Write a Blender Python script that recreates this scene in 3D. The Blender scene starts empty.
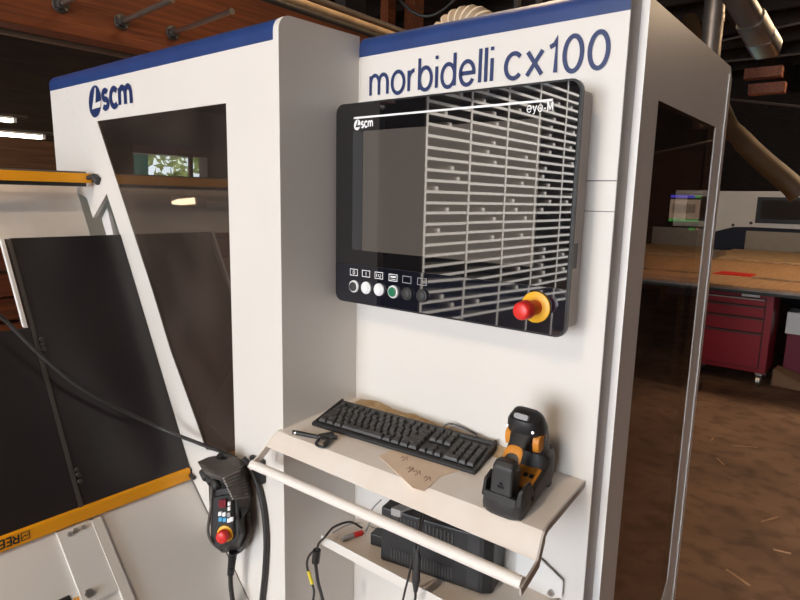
import bpy, bmesh, math, random
from mathutils import Vector, Matrix, Euler
random.seed(7)
PI = math.pi
scene = bpy.context.scene
COL = scene.collection

# ------------------------------------------------------------------ camera
CAM = Vector((0.0, -1.18, 1.60))
YAW, PITCH, ROLL, FPX = math.radians(38.983), math.radians(9.636), math.radians(1.2434), 596.07
_f = Vector((-math.sin(YAW)*math.cos(PITCH), math.cos(YAW)*math.cos(PITCH), -math.sin(PITCH)))
_r0 = Vector((math.cos(YAW), math.sin(YAW), 0)); _u0 = _r0.cross(_f)
_r = math.cos(ROLL)*_r0 + math.sin(ROLL)*_u0
_u = -math.sin(ROLL)*_r0 + math.cos(ROLL)*_u0
cd = bpy.data.cameras.new('camera'); cam = bpy.data.objects.new('camera', cd); COL.objects.link(cam)
M3 = Matrix((_r, _u, -_f)).transposed()
cam.matrix_world = Matrix.Translation(CAM) @ M3.to_4x4()
cd.sensor_width = 36; cd.lens = FPX/800*36; cd.clip_start = .02
scene.camera = cam

def at(px, py, v, ax='y'):
    """point of the place seen at a pixel, at a known distance plane"""
    d = _f + (px-400)/FPX*_r - (py-300)/FPX*_u
    i = 'xyz'.index(ax)
    return CAM + d*((v-CAM[i])/d[i])

# ------------------------------------------------------------------ materials
MATS = {}
def mat(name, col, rough=.5, metal=0., spec=.5, ior=1.5, noise=0., nscale=8., col2=None, bump=0., bscale=60., emit=None, estr=0., stretch=None, coat=0.):
    m = bpy.data.materials.new(name); m.use_nodes = True
    nt = m.node_tree; b = nt.nodes['Principled BSDF']
    b.inputs['Base Color'].default_value = (*col, 1)
    b.inputs['Roughness'].default_value = rough; b.inputs['Metallic'].default_value = metal
    b.inputs['Specular IOR Level'].default_value = spec; b.inputs['IOR'].default_value = ior
    if coat: b.inputs['Coat Weight'].default_value = coat
    tc = nt.nodes.new('ShaderNodeTexCoord'); mp = nt.nodes.new('ShaderNodeMapping')
    nt.links.new(tc.outputs['Object'], mp.inputs['Vector'])
    if stretch: mp.inputs['Scale'].default_value = stretch
    if noise or col2:
        n = nt.nodes.new('ShaderNodeTexNoise'); n.inputs['Scale'].default_value = nscale; n.inputs['Detail'].default_value = 6
        nt.links.new(mp.outputs['Vector'], n.inputs['Vector'])
        rp = nt.nodes.new('ShaderNodeValToRGB'); rp.color_ramp.elements[0].position = .35; rp.color_ramp.elements[1].position = .68
        c2 = col2 or tuple(min(1, c*(1-noise)) for c in col)
        rp.color_ramp.elements[0].color = (*c2, 1); rp.color_ramp.elements[1].color = (*col, 1)
        nt.links.new(n.outputs['Fac'], rp.inputs['Fac']); nt.links.new(rp.outputs['Color'], b.inputs['Base Color'])
    if bump:
        n2 = nt.nodes.new('ShaderNodeTexNoise'); n2.inputs['Scale'].default_value = bscale; n2.inputs['Detail'].default_value = 4
        nt.links.new(mp.outputs['Vector'], n2.inputs['Vector'])
        bp = nt.nodes.new('ShaderNodeBump'); bp.inputs['Strength'].default_value = bump; bp.inputs['Distance'].default_value = .01
        nt.links.new(n2.outputs['Fac'], bp.inputs['Height']); nt.links.new(bp.outputs['Normal'], b.inputs['Normal'])
    if emit:
        b.inputs['Emission Color'].default_value = (*emit, 1); b.inputs['Emission Strength'].default_value = estr
    MATS[name] = m
    return m

def glass(name, tint, ior=1.5, rough=.0, dust=0.):
    m = bpy.data.materials.new(name); m.use_nodes = True; nt = m.node_tree
    nt.nodes.clear(); out = nt.nodes.new('ShaderNodeOutputMaterial')
    tr = nt.nodes.new('ShaderNodeBsdfTransparent'); tr.inputs['Color'].default_value = (*tint, 1)
    gl = nt.nodes.new('ShaderNodeBsdfGlossy'); gl.inputs['Roughness'].default_value = rough; gl.inputs['Color'].default_value = (1, .97, .94, 1)
    fr = nt.nodes.new('ShaderNodeFresnel'); fr.inputs['IOR'].default_value = ior
    mx = nt.nodes.new('ShaderNodeMixShader')
    ge = nt.nodes.new('ShaderNodeNewGeometry'); mt = nt.nodes.new('ShaderNodeMath'); mt.operation = 'SUBTRACT'; mt.inputs[0].default_value = 1
    ml = nt.nodes.new('ShaderNodeMath'); ml.operation = 'MULTIPLY'
    nt.links.new(ge.outputs['Backfacing'], mt.inputs[1]); nt.links.new(mt.outputs[0], ml.inputs[0]); nt.links.new(fr.outputs[0], ml.inputs[1])
    nt.links.new(ml.outputs[0], mx.inputs[0]); nt.links.new(tr.outputs[0], mx.inputs[1]); nt.links.new(gl.outputs[0], mx.inputs[2])
    df = nt.nodes.new('ShaderNodeBsdfDiffuse'); df.inputs['Color'].default_value = (.32, .26, .22, 1)  # brownish film: dust, plus a veil standing in for reflected brown
    tc = nt.nodes.new('ShaderNodeTexCoord'); n = nt.nodes.new('ShaderNodeTexNoise'); n.inputs['Scale'].default_value = 5; n.inputs['Detail'].default_value = 8
    nt.links.new(tc.outputs['Object'], n.inputs['Vector'])
    mr = nt.nodes.new('ShaderNodeMapRange'); mr.inputs['From Min'].default_value = .4; mr.inputs['From Max'].default_value = .8
    mr.inputs['To Min'].default_value = dust*.4; mr.inputs['To Max'].default_value = dust*1.4
    nt.links.new(n.outputs['Fac'], mr.inputs['Value'])
    m2 = nt.nodes.new('ShaderNodeMixShader'); nt.links.new(mr.outputs[0], m2.inputs[0])
    nt.links.new(mx.outputs[0], m2.inputs[1]); nt.links.new(df.outputs[0], m2.inputs[2])
    nt.links.new(m2.outputs[0], out.inputs['Surface'])
    MATS[name] = m
    return m

white = mat('white_enamel', (.70, .665, .615), .42, noise=.03, nscale=3)
white2 = mat('white_sheet_metal', (.74, .72, .69), .4, noise=.05, nscale=4)
shelfm = mat('dusty_cream_enamel', (.78, .725, .665), .5, col2=(.72, .63, .535), nscale=7)
railm = mat('cream_rail', (.79, .74, .68), .42)
blue = mat('royal_blue_vinyl', (.020, .048, .17), .4, noise=.15, nscale=12)
ink = mat('navy_lettering', (.012, .027, .105), .45)
blk = mat('black_plastic', (.018, .018, .019), .45)
blk2 = mat('charcoal_plastic', (.035, .034, .034), .5, noise=.3, nscale=25)
keym = mat('key_cap_charcoal', (.058, .055, .053), .48, noise=.25, nscale=40)
kbody = mat('keyboard_black', (.016, .016, .016), .5)
panelm = mat('black_laminate', (.026, .021, .022), .30, noise=.35, nscale=3)
yel = mat('signal_yellow', (.98, .41, .004), .4, noise=.06)
yelb = mat('signal_yellow_dial', (.82, .42, .01), .4)
red = mat('signal_red', (.66, .028, .022), .35)
orange = mat('rubber_orange', (.66, .25, .025), .5, noise=.15, nscale=30)
steel = mat('brushed_steel', (.45, .43, .41), .35, metal=1.)
zinc = mat('galvanised_metal', (.27, .23, .20), .42, metal=.8, noise=.25, nscale=6)
darkst = mat('dark_steel', (.085, .075, .068), .45, metal=.5)
greyp = mat('grey_plastic', (.30, .30, .31), .5)
wpl = mat('white_plastic', (.80, .80, .80), .4)
glassb = mat('black_panel_glass', (.006, .006, .007), .015, ior=1.95)
glassk = mat('black_keypad_glass', (.007, .008, .014), .02, ior=1.85)
dispm = mat('unlit_display', (.082, .072, .062), .012, ior=1.95)
dispe = mat('unlit_display_edge', (.03, .032, .034), .012, ior=1.95)
rim = mat('black_rim', (.012, .012, .012), .3)
casem = mat('case_grey_and_shade', (.46, .41, .37), .45)
wood = mat('oiled_timber', (.26, .066, .015), .6, col2=(.13, .030, .008), nscale=6, stretch=(9, .35, 9), bump=.25, bscale=12)
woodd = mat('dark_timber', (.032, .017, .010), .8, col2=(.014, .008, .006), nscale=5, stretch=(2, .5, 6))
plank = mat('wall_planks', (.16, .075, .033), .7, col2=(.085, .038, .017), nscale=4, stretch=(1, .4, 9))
ply = mat('plywood', (.50, .30, .165), .6, col2=(.40, .225, .115), nscale=5, stretch=(8, .6, 4))
lumb = mat('pale_lumber', (.50, .34, .19), .6, noise=.3, nscale=10)
cardm = mat('kraft_card', (.82, .63, .47), .8, noise=.12, nscale=10)
pencil = mat('pencil_marks', (.22, .11, .07), .8)
hosem = mat('cream_duct_hose', (.66, .53, .38), .7, noise=.1)
cabm = mat('tool_cabinet_red', (.27, .009, .022), .38)
cabd = mat('drawer_gap_black', (.02, .012, .012), .6)
green = mat('green_lamp_cap', (.01, .16, .075), .3)
cabgr = mat('dark_green_frame', (.014, .028, .026), .5)
navy = mat('navy_cover', (.006, .010, .03), .6)
mat('worn_rubber', (.115, .102, .092), .6, noise=.4, nscale=30)
cable = mat('black_cable', (.03, .028, .027), .45)
cablg = mat('grey_cable', (.32, .31, .30), .5)
ylbl = mat('yellow_tag', (.75, .62, .04), .5)
cyan = mat('cyan_key', (.09, .36, .62), .4)
dred = mat('dark_red_display', (.16, .012, .02), .25)
shelfw = mat('rack_enamel', (.80, .77, .72), .5)
tin = mat('tin_can', (.66, .62, .57), .5, noise=.2)
rackd = mat('rack_inside_shaded', (.32, .29, .26), .8)  # darker than the lips: shade between shelves is put into the colour
foliage = mat('foliage', (.26, .34, .08), .7, col2=(.42, .42, .14), nscale=6)
bark = mat('bark', (.10, .06, .04), .8)
teal = mat('teal_board', (.15, .80, .68), .6)
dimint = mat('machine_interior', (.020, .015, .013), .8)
winglass = glass('window_glass', (.95, .97, .97), 1.3)
tintp = glass('smoked_polycarbonate', (.42, .33, .28), 1.85, dust=.10)  # dust raised until it also paints in the brown wall's reflection
tints = glass('smoked_side_window', (.42, .31, .25), 1.42, dust=.045)
lampm = mat('fluorescent_tube', (1, .95, .85), .4, emit=(1, .88, .68), estr=9)
workm = mat('work_lamp_face', (1, 1, 1), .4, emit=(.85, 1, .9), estr=14)
scr_b = mat('screen_blue_bar', (.02, .02, .1), .4, emit=(.05, .06, .9), estr=8)
scr_g = mat('screen_green_bar', (.02, .1, .03), .4, emit=(.08, .66, .2), estr=4)
scr_w = mat('screen_grey_form', (.3, .3, .3), .4, emit=(.40, .50, .52), estr=3)
scr_m = mat('screen_grey_field', (.2, .2, .2), .4, emit=(.20, .26, .27), estr=3)
led_g = mat('green_indicator', (.02, .3, .05), .4, emit=(.1, 1, .15), estr=3)
led_w = mat('white_indicator', (.8, .8, .8), .4, emit=(1, .95, .9), estr=3)

# ------------------------------------------------------------------ mesh helpers
class MB:
    def __init__(s): s.b = bmesh.new(); s.k = 0; s.od = Vector((0, -.00005, 0))
    def box(s, lo, hi, bev=0., M=None):
        r = bmesh.ops.create_cube(s.b, size=1)
        lo, hi = Vector(lo), Vector(hi); c = (lo+hi)/2; d = hi-lo
        for v in r['verts']: v.co = Vector((v.co.x*d.x, v.co.y*d.y, v.co.z*d.z)) + c
        vs = r['verts']
        if bev:
            es = list({e for v in vs for e in v.link_edges})
            q = bmesh.ops.bevel(s.b, geom=es, offset=bev, segments=2, profile=.6, affect='EDGES')
            vs = list({v for f in q['faces'] for v in f.verts} | {v for v in vs if v.is_valid})
        if M is not None:
            for v in vs: v.co = M @ v.co
        return s
    def prism(s, pts, axis, a, b, bev=0., holes=None):
        """polygon in the plane across axis, extruded from a to b; pts pairs (x,z) for y, (y,z) for x, (x,y) for z"""
        def P(p, t):
            return {'y': Vector((p[0], t, p[1])), 'x': Vector((t, p[0], p[1])), 'z': Vector((p[0], p[1], t))}[axis]
        loops = [pts]+(holes or [])
        es = []
        for L in loops:
            vs = [s.b.verts.new(P(p, a)) for p in L]
            es += [s.b.edges.new((vs[i], vs[(i+1) % len(vs)])) for i in range(len(vs))]
        if holes:
            fs = [g for g in bmesh.ops.triangle_fill(s.b, edges=es, use_beauty=True)['geom'] if isinstance(g, bmesh.types.BMFace)]
        else:
            fs = [s.b.faces.new([e.verts[0] for e in es])]
        q = bmesh.ops.extrude_face_region(s.b, geom=fs)
        nv = [g for g in q['geom'] if isinstance(g, bmesh.types.BMVert)]
        off = P((0, 0), b)-P((0, 0), a)
        for v in nv: v.co += off
        bmesh.ops.recalc_face_normals(s.b, faces=s.b.faces[:])
        return s
    def loft(s, rings, cap=True, closed=False):
        V = [[s.b.verts.new(p) for p in r] for r in rings]; n = len(V[0])
        R = list(zip(V[:-1], V[1:])) + ([(V[-1], V[0])] if closed else [])
        for a, b in R:
            for i in range(n): s.b.faces.new((a[i], a[(i+1) % n], b[(i+1) % n], b[i]))
        if cap and not closed:
            s.b.faces.new(V[0][::-1]); s.b.faces.new(V[-1])
        bmesh.ops.recalc_face_normals(s.b, faces=s.b.faces[:])
        return s
    def tube(s, path, r, n=10, cap=True):
        path = [Vector(p) for p in path]; rings = []
        rr = r if hasattr(r, '__len__') else [r]*len(path)
        t0 = (path[1]-path[0]).normalized()
        up = Vector((0, 0, 1)) if abs(t0.z) < .9 else Vector((1, 0, 0))
        x = t0.cross(up).normalized()
        for i, p in enumerate(path):
            t = (path[min(i+1, len(path)-1)]-path[max(i-1, 0)]).normalized()
            x = (x - t*x.dot(t)).normalized(); y = t.cross(x)
            rings.append([p + rr[i]*(math.cos(2*PI*k/n)*x + math.sin(2*PI*k/n)*y) for k in range(n)])
        return s.loft(rings, cap)
    def cyl(s, p0, p1, r, n=24, r1=None, bev=0):
        p0, p1 = Vector(p0), Vector(p1)
        R1 = r if r1 is None else r1
        if bev:
            d = (p1-p0).normalized()
            return s.tube([p0, p0+d*.0001, p1-d*bev, p1-d*bev*.3, p1], [r-.00001, r, R1, R1-bev*.35, R1-bev], n)
        return s.tube([p0, p1], [r, R1], n)
    def hull(s, pts):
        vs = [s.b.verts.new(p) for p in pts]
        q = bmesh.ops.convex_hull(s.b, input=vs)
        bmesh.ops.delete(s.b, geom=[g for g in q['geom_interior'] if isinstance(g, bmesh.types.BMVert)], context='VERTS')
        return s
    def ribbon(s, pl, w, F, closed=False):
        """flat stroke of width w along 2-D polyline; F maps 2-D to 3-D"""
        P = [Vector(p) for p in pl]; n = len(P); L = []; Rr = []; s.k += 1; off = s.od*(s.k % 12); F0 = F; F = lambda p: F0(p)+off
        for i in range(n):
            a = P[i]-P[i-1] if (i > 0 or closed) else P[1]-P[0]
            b = P[(i+1) % n]-P[i] if (i < n-1 or closed) else a
            if a.length < 1e-9: a = b
            if b.length < 1e-9: b = a
            a = a.normalized(); b = b.normalized(); nr = Vector((-(a+b).y, (a+b).x))
            if nr.length < 1e-6: nr = Vector((-a.y, a.x))
            nr.normalize(); c = max(.5, nr.dot(Vector((-a.y, a.x))))
            L.append(s.b.verts.new(F(P[i]+nr*w/2/c))); Rr.append(s.b.verts.new(F(P[i]-nr*w/2/c)))
        for i in range(n if closed else n-1):
            j = (i+1) % n; s.b.faces.new((L[i], Rr[i], Rr[j], L[j]))
        return s
    def poly(s, pts):
        s.b.faces.new([s.b.verts.new(p) for p in pts]); return s
    def build(s, name, m, parent=None, smooth=None, bevel=0., world=True, sub=0):
        me = bpy.data.meshes.new(name)
        if parent is not None and world:
            inv = rootof(parent).matrix_basis.inverted()
            for v in s.b.verts: v.co = inv @ v.co
        s.b.to_mesh(me); s.b.free()
        o = bpy.data.objects.new(name, me); COL.objects.link(o); me.materials.append(m)
        if parent is not None: o.parent = parent
        if smooth is not None:
            me.polygons.foreach_set('use_smooth', [True]*len(me.polygons))
            try: me.set_sharp_from_angle(angle=math.radians(smooth))
            except Exception: pass
        if bevel:
            md = o.modifiers.new('bevel', 'BEVEL'); md.width = bevel; md.segments = 3; md.limit_method = 'ANGLE'; md.angle_limit = math.radians(35)
        if sub:
            md = o.modifiers.new('sub', 'SUBSURF'); md.levels = md.render_levels = sub
        return o
def rootof(o):
    while o.parent: o = o.parent
    return o
def thing(name, label, cat, loc=(0, 0, 0), group=None, M=None):
    o = bpy.data.objects.new(name, None); COL.objects.link(o); o.empty_display_size = .1
    if M is not None: o.matrix_basis = M
    else: o.location = loc; o.matrix_basis = Matrix.Translation(Vector(loc))
    return tag(o, label, cat, group)
def tag(o, label, cat, group=None):
    o['label'] = label; o['category'] = cat
    if group: o['group'] = group
    return o
def struct(o): o['kind'] = 'structure'; return o
def dup(o, parent=None):
    c = o.copy(); COL.objects.link(c)
    if parent is not None: c.parent = parent
    for ch in list(o.children): dup(ch, c)
    return c
def arc(cx, cy, rx, ry, a0, a1, n=14):
    return [(cx+rx*math.cos(math.radians(a0+(a1-a0)*i/n)), cy+ry*math.sin(math.radians(a0+(a1-a0)*i/n))) for i in range(n+1)]
def rrect(x0, y0, x1, y1, r, n=5):
    return arc(x1-r, y1-r, r, r, 0, 90, n)+arc(x0+r, y1-r, r, r, 90, 180, n)+arc(x0+r, y0+r, r, r, 180, 270, n)+arc(x1-r, y0+r, r, r, 270, 360, n)
def spline(pts, n=10):
    P = [Vector(p) for p in pts]; P = [2*P[0]-P[1]]+P+[2*P[-1]-P[-2]]; out = []
    for i in range(1, len(P)-2):
        for k in range(n):
            t = k/n; a, b, c, d = P[i-1:i+3]
            out.append(.5*((2*b)+(c-a)*t+(2*a-5*b+4*c-d)*t*t+(3*b-a-3*c+d)*t**3))
    return out+[P[-2]]
def sell(c, ax, ay, rx, ry, n=20, e=2.6):
    c = Vector(c); ax = Vector(ax).normalized(); ay = Vector(ay).normalized(); o = []
    for k in range(n):
        t = 2*PI*k/n; ct, st = math.cos(t), math.sin(t)
        o.append(c + ax*rx*math.copysign(abs(ct)**(2/e), ct) + ay*ry*math.copysign(abs(st)**(2/e), st))
    return o

# ------------------------------------------------------------------ stroke lettering (x-height 1)
def glyph(ch, A=1.38):
    S = []
    if ch == 'm': S = [[(0, 0), (0, 1)], [(0, .55)]+arc(.36, .60, .36, .40, 180, 0)[1:]+[(.72, 0)], [(.72, .55)]+arc(1.08, .60, .36, .40, 180, 0)[1:]+[(1.44, 0)]]; w = 1.44
    elif ch == 'o': S = ['c', arc(.48, .5, .48, .53, 0, 360, 28)[:-1]]; w = .96
    elif ch == 'r': S = [[(0, 0), (0, 1)], [(0, .5)]+arc(.42, .52, .42, .46, 180, 88)]; w = .44
    elif ch == 'b': S = [[(0, 0), (0, A)], 'c', arc(.45, .5, .45, .53, 0, 360, 28)[:-1]]; w = .90
    elif ch == 'd': S = [[(.90, 0), (.90, A)], 'c', arc(.45, .5, .45, .53, 0, 360, 28)[:-1]]; w = .90
    elif ch == 'i': S = [[(0, 0), (0, 1)], [(0, A-.16), (0, A)]]; w = 0
    elif ch == 'l': S = [[(0, 0), (0, A)]]; w = 0
    elif ch == 'e': S = [[(.02, .5), (.93, .5)]+arc(.475, .5, .46, .53, 8, 328, 26)]; w = .95
    elif ch == 'c': S = [arc(.48, .5, .47, .53, 42, 318, 26)]; w = .86
    elif ch == 'x': S = [[(0, 0), (.82, 1)], [(0, 1), (.82, 0)]]; w = .82
    elif ch == '1': S = [[(.34, 0), (.34, A), (.26, A*.87), (0, A*.79)]]; w = .40
    elif ch == '0': S = ['c', arc(.44, A/2, .44, A/2+.03, 0, 360, 30)[:-1]]; w = .88
    elif ch == 's': S = [arc(.38, .75, .32, .27, 30, 270, 16)+arc(.38, .23, .35, .27, 90, -150, 16)[1:]]; w = .76
    elif ch == 'y': S = [[(0, 1), (.38, .02)], [(.76, 1), (.30, -.32), (.05, -.34)]]; w = .76
    elif ch == '-': S = [[(0, .42), (.42, .42)]]; w = .42
    elif ch == 'M': S = [[(0, 0), (0, A)], [(.05, A), (.5, .12)], [(.5, .12), (.95, A)], [(1.0, 0), (1.0, A)]]; w = 1.0
    elif ch == 'R': S = [[(0, 0), (0, A), (.5, A)]+arc(.5, A*.74, .34, A*.26, 90, -90, 10)+[(0, A*.48)], [(.45, A*.48), (.86, 0)]]; w = .86
    elif ch == 'E': S = [[(.74, A), (0, A), (0, 0), (.74, 0)], [(0, A*.52), (.66, A*.52)]]; w = .74
    else: w = .30
    return S, w
def lettering(mb, text, F, stroke=.15, gap=.30, sx=1.0, A=1.38, space=.5):
    x = 0.
    for ch in text:
        S, w = glyph(ch, A); cl = False
        for g in S:
            if g == 'c': cl = True; continue
            mb.ribbon([((p[0])*sx+x, p[1]) for p in g], stroke, F, cl); cl = False
        x += (w*sx + gap) if ch != ' ' else space
    return x-gap
def text_width(text, gap=.30, sx=1., space=.5):
    return sum((glyph(c)[1]*sx+gap) if c != ' ' else space for c in text)-gap

def emblem(dark, light, F, r):
    """slanted disc with an L-shaped sail cut out of it"""
    def G(x, y): return F(Vector(((x+.10*y)*r*.80, y*r)))
    dark.poly([G(math.cos(2*PI*k/32), math.sin(2*PI*k/32)) for k in range(32)])
    def H(x, y): return G(x, y)+(F(Vector((0, 0)))-F(Vector((0, 0))))
    light.poly([G(*p) for p in [(.04, .80), (.20, .84), (.10, -.12), (.97, -.10), (.92, -.36), (-.42, -.46)]])

# ================================================================== THE MACHINE
YL, YC, XR, XS = -.262, 0.0, -1.106, -.405
mach = thing('drilling_machine', 'large white and blue CNC drilling machine filling the left and centre', 'machine', (-1.3, .3, 0))
def xs(z): return -1.892+(1.467-z)*.52
def xl(z): return -1.542+(.757-z)*.993
# left front cover with its smoked window
outer = [(-2.352, 1.972), (-2.345, 1.64), (-2.12, 1.58), (-2.081, 1.514), (-1.972, 1.596), (-1.897, 1.467), (-1.533, .775), (-1.532, .757), (-1.265, .481), (-1.20, .40), (-1.20, .02), (-1.125, .02), (-1.125, 1.972)]
pane_poly = [(-2.009, 1.825), (-1.312, 1.825), (-1.312, .895), (-1.455, .872), (-1.503, .949), (-1.627, 1.138), (-1.716, 1.31)]
mb = MB(); mb.prism(outer, 'y', YL, YL+.012, holes=[pane_poly])
cover = mb.build('front_cover', white, mach)
mb = MB(); mb.prism(pane_poly, 'y', YL+.0012, YL+.006)
mb.build('window_pane', tintp, mach)
def stripe(x0, x1, y, zt):
    r = .032; prof = [(y-.0012, zt-.052)]+[(y-.0012+r-r*math.cos(a), zt-r+r*math.sin(a)) for a in [i*PI/16 for i in range(9)]]
    prof += [(y+.10, zt), (y+.10, zt-.01), (y+.012, zt-.01), (y+.012, zt-.052)]
    return MB().prism(prof, 'x', x0, x1)
stripe(-2.352, -1.1255, YL, 2.0).build('header_stripe', blue, mach, smooth=40)
# side plate of the left cover (its edge stands proud, top front corner rounded)
prof = [(YL-.0022, .02)]+[(YL-.0022+.036-.036*math.cos(a), 2.002-.036+.036*math.sin(a)) for a in [i*PI/16 for i in range(9)]]+[(.0, 2.006), (.0, .02)]
MB().prism(prof, 'x', -1.1250, XR).build('side_plate', white, mach, smooth=40)
MB().prism([(YL+.012, .02), (YL+.012, 1.95), (.8, 1.95), (.8, .02)], 'x', -2.352, -2.34).build('end_plate', white2, mach)
# crease of the cover sheet
MB().prism([(-2.243, 1.948), (-2.238, 1.948), (-2.062, 1.69), (-2.067, 1.69)], 'y', YL-.0012, YL).build('sheet_crease', white2, mach)
# console front
MB().box((XR, YC, .02), (-.42, YC+.012, 1.957)).build('console_front', white, mach)
stripe(XR, -.42, YC, 2.007).build('header_stripe', blue, mach, smooth=40)
MB().box((-.432, .002, .02), (-.4195, .075, 2.0)).build('console_return', casem, mach)  # white return face; its shade is painted in as grey
MB().box((-.486, -.0008, 1.6425), (-.42, .0, 1.6445)).build('panel_seam', darkst, mach)
MB().box((-.486, -.0008, 1.583), (-.42, .0, 1.5845)).build('panel_seam', darkst, mach)
MB().box((XR, -.0012, .02), (-1.102, .0, 1.95)).build('corner_fold', white, mach)
# right-hand side door
hole = [(.165, 1.815), (.697, 1.815), (.697, .43), (.655, .39), (.165, .39)]
dp = MB().prism([(.066, .02), (.83, .02), (.83, 1.962), (.80, 1.992), (.066, 1.992)], 'x', -.424, XS, holes=[hole]).build('side_door', white2, mach)
MB().box((-.4195, .058, .02), (XS+.001, .066, 1.992)).build('door_edge_profile', white2, mach)
MB().prism(hole, 'x', -.4085, -.4062).build('side_window', tints, mach)
MB().box((XS-.004, .694, .43), (XS+.0006, .697, 1.812)).build('window_trim', white2, mach)
MB().box((XS, .787, .02), (XS+.003, .790, 1.97)).build('door_edge_trim', white2, mach)
# roof, inner faces
MB().box((-2.34, YL+.09, 1.975), (-1.12, .84, 1.99)).box((-1.105, .09, 1.975), (-.43, .82, 1.99)).build('roof_plate', darkst, mach)
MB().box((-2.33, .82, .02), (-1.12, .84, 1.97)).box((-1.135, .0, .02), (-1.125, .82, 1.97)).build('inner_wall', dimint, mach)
q0, q1 = at(168, 195, .08), at(194, 209, .08)
lamp_in = MB().box((q0.x, .09, q1.z), (q1.x, .14, q0.z), .008).build('interior_lamp', zinc, mach)
MB().hull([(q0.x+a*(q1.x-q0.x), .083+d, q0.z+c*(q1.z-q0.z)) for a, c in ((.35, .3), (.95, .15), (.98, .62), (.45, .75), (.12, .7), (.1, .5)) for d in (0, .006)]).build('lamp_face', workm, lamp_in)
MB().box((q0.x+.02, .14, q0.z-.02), (q0.x+.04, .82, q0.z)).build('lamp_arm', darkst, lamp_in)
# sloped hood: black panels, carrier plates
def slab(y0, y1, z0, z1, xf, off=0., th=.012):
    pts = []
    for o in (off, off-th):
        for y in (y0, y1):
            for z in (z0, z1): pts.append((xf(z)+o, y, z))
    return MB().hull(pts)
slab(-.2635, -.572, .775, 1.468, xs).build('black_panel', panelm, mach)
slab(-.584, -1.02, .775, 1.233, xs).build('black_panel', panelm, mach)
slab(-.573, -.583, .775, 1.466, xs, .003, .02).build('seam_profile', darkst, mach)
slab(-.590, -.598, 1.236, 1.468, xs, .004, .016).build('white_edge_strip', white2, mach)
for py in ((40, 342), (40, 347), (77, 467), (77, 473), (38, 337), (76, 463)):
    z = {342: 1.19, 347: 1.178, 467: .866, 473: .85, 337: 1.203, 463: .878}[py[1]]
    MB().cyl((xs(z)+.002, -.566, z), (xs(z)+.010, -.566, z), .0055, 12).build('screw', darkst, mach)
def xu(z): return -2.059+(1.461-z)*.546
slab(-.285, -1.0, 1.452, 1.64, xu).build('upper_skirt', shelfm, mach)
MB().prism([(-2.085, 1.512), (-2.04, 1.55), (-1.985, 1.40), (-2.03, 1.40)], 'y', YL+.03, YL+.04).build('gusset', white2, mach)
slab(-.2635, -1.02, .02, .752, xl).build('lower_skirt', white2, mach)
slab(-.555, -.645, .615, .752, xl, .012, .012).build('cover_plate', white2, mach)
slab(-.538, -.562, .02, .752, xl, .016, .016).build('white_stiffener', white, mach)
for (y, z, r) in ((-.627, .632, .011), (-.62, .742, .006), (-.605, .745, .006), (-.585, .745, .005)):
    p = Vector((xl(z)+.012, y, z)); nrm = Vector((.71, 0, .70))
    MB().cyl(p-nrm*.002, p+nrm*.006, r, 6).build('bolt', steel, mach)
slab(-.665, -.735, .595, .64, xl, .006, .006).build('slot_cover', blk, mach)
slab(-.645, -.662, .60, .64, xl, .004, .004).build('label_plate', wpl, mach)
mb = MB()
for k in (0, 1):
    y0 = -.648-.007*k
    mb.hull([(xl(z)+o, y0-dy, z) for o in (.0045, .006) for z, dy in ((.603, .0), (.603, .004), (.633, .001), (.633, .005))])
mb.build('warning_marks', yel, mach)
# writing on the covers
def FX(x0, z0, s, y): return lambda p: Vector((x0+p[0]*s, y, z0+p[1]*s))
mb = MB()
sx = .86
W1 = text_width('morbidelli', .33, sx); s1 = (1.0655-.711)/W1*1.0
lettering(mb, 'morbidelli', lambda p: Vector((-1.0655+p[0]*s1, YC-.0015, 1.8575+p[1]*.0475)), .192, .33, sx, A=1.50)
W2 = text_width('cx100', .33, sx); s2 = (.677-.456)/W2
lettering(mb, 'cx100', lambda p: Vector((-.677+p[0]*s2, YC-.0015, 1.859+p[1]*.0475)), .192, .33, sx, A=1.34)
mb.build('model_lettering', ink, mach)
def logo(parent, cx, cz, r, tx, tz, tw, th, y, m1, m2):
    a, b = MB(), MB()
    F = lambda p: Vector((cx+p[0], y, cz+p[1])); F2 = lambda p: Vector((cx+p[0], y-.0006, cz+p[1]))
    G = lambda F, x, z: F(Vector(((x+.10*z)*r*.88, z*r)))
    a.poly([G(F, math.cos(2*PI*k/36), math.sin(2*PI*k/36)) for k in range(36)])
    L = [(.06, .86), (.24, .80), (.12, -.10), (.99, -.02), (.90, -.40), (-.44, -.46)]
    b.poly([G(F2, *p) for p in L])
    w = text_width('scm', .34)
    lettering(a, 'scm', lambda p: Vector((tx+p[0]*tw/w, y, tz+p[1]*th)), .36, .34)
    a.build('maker_logo', m1, parent); b.build('logo_cutout', m2, parent)
logo(mach, -2.012, 1.885, .049, -1.960, 1.862, .180, .049, YL-.0016, ink, white)

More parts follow.
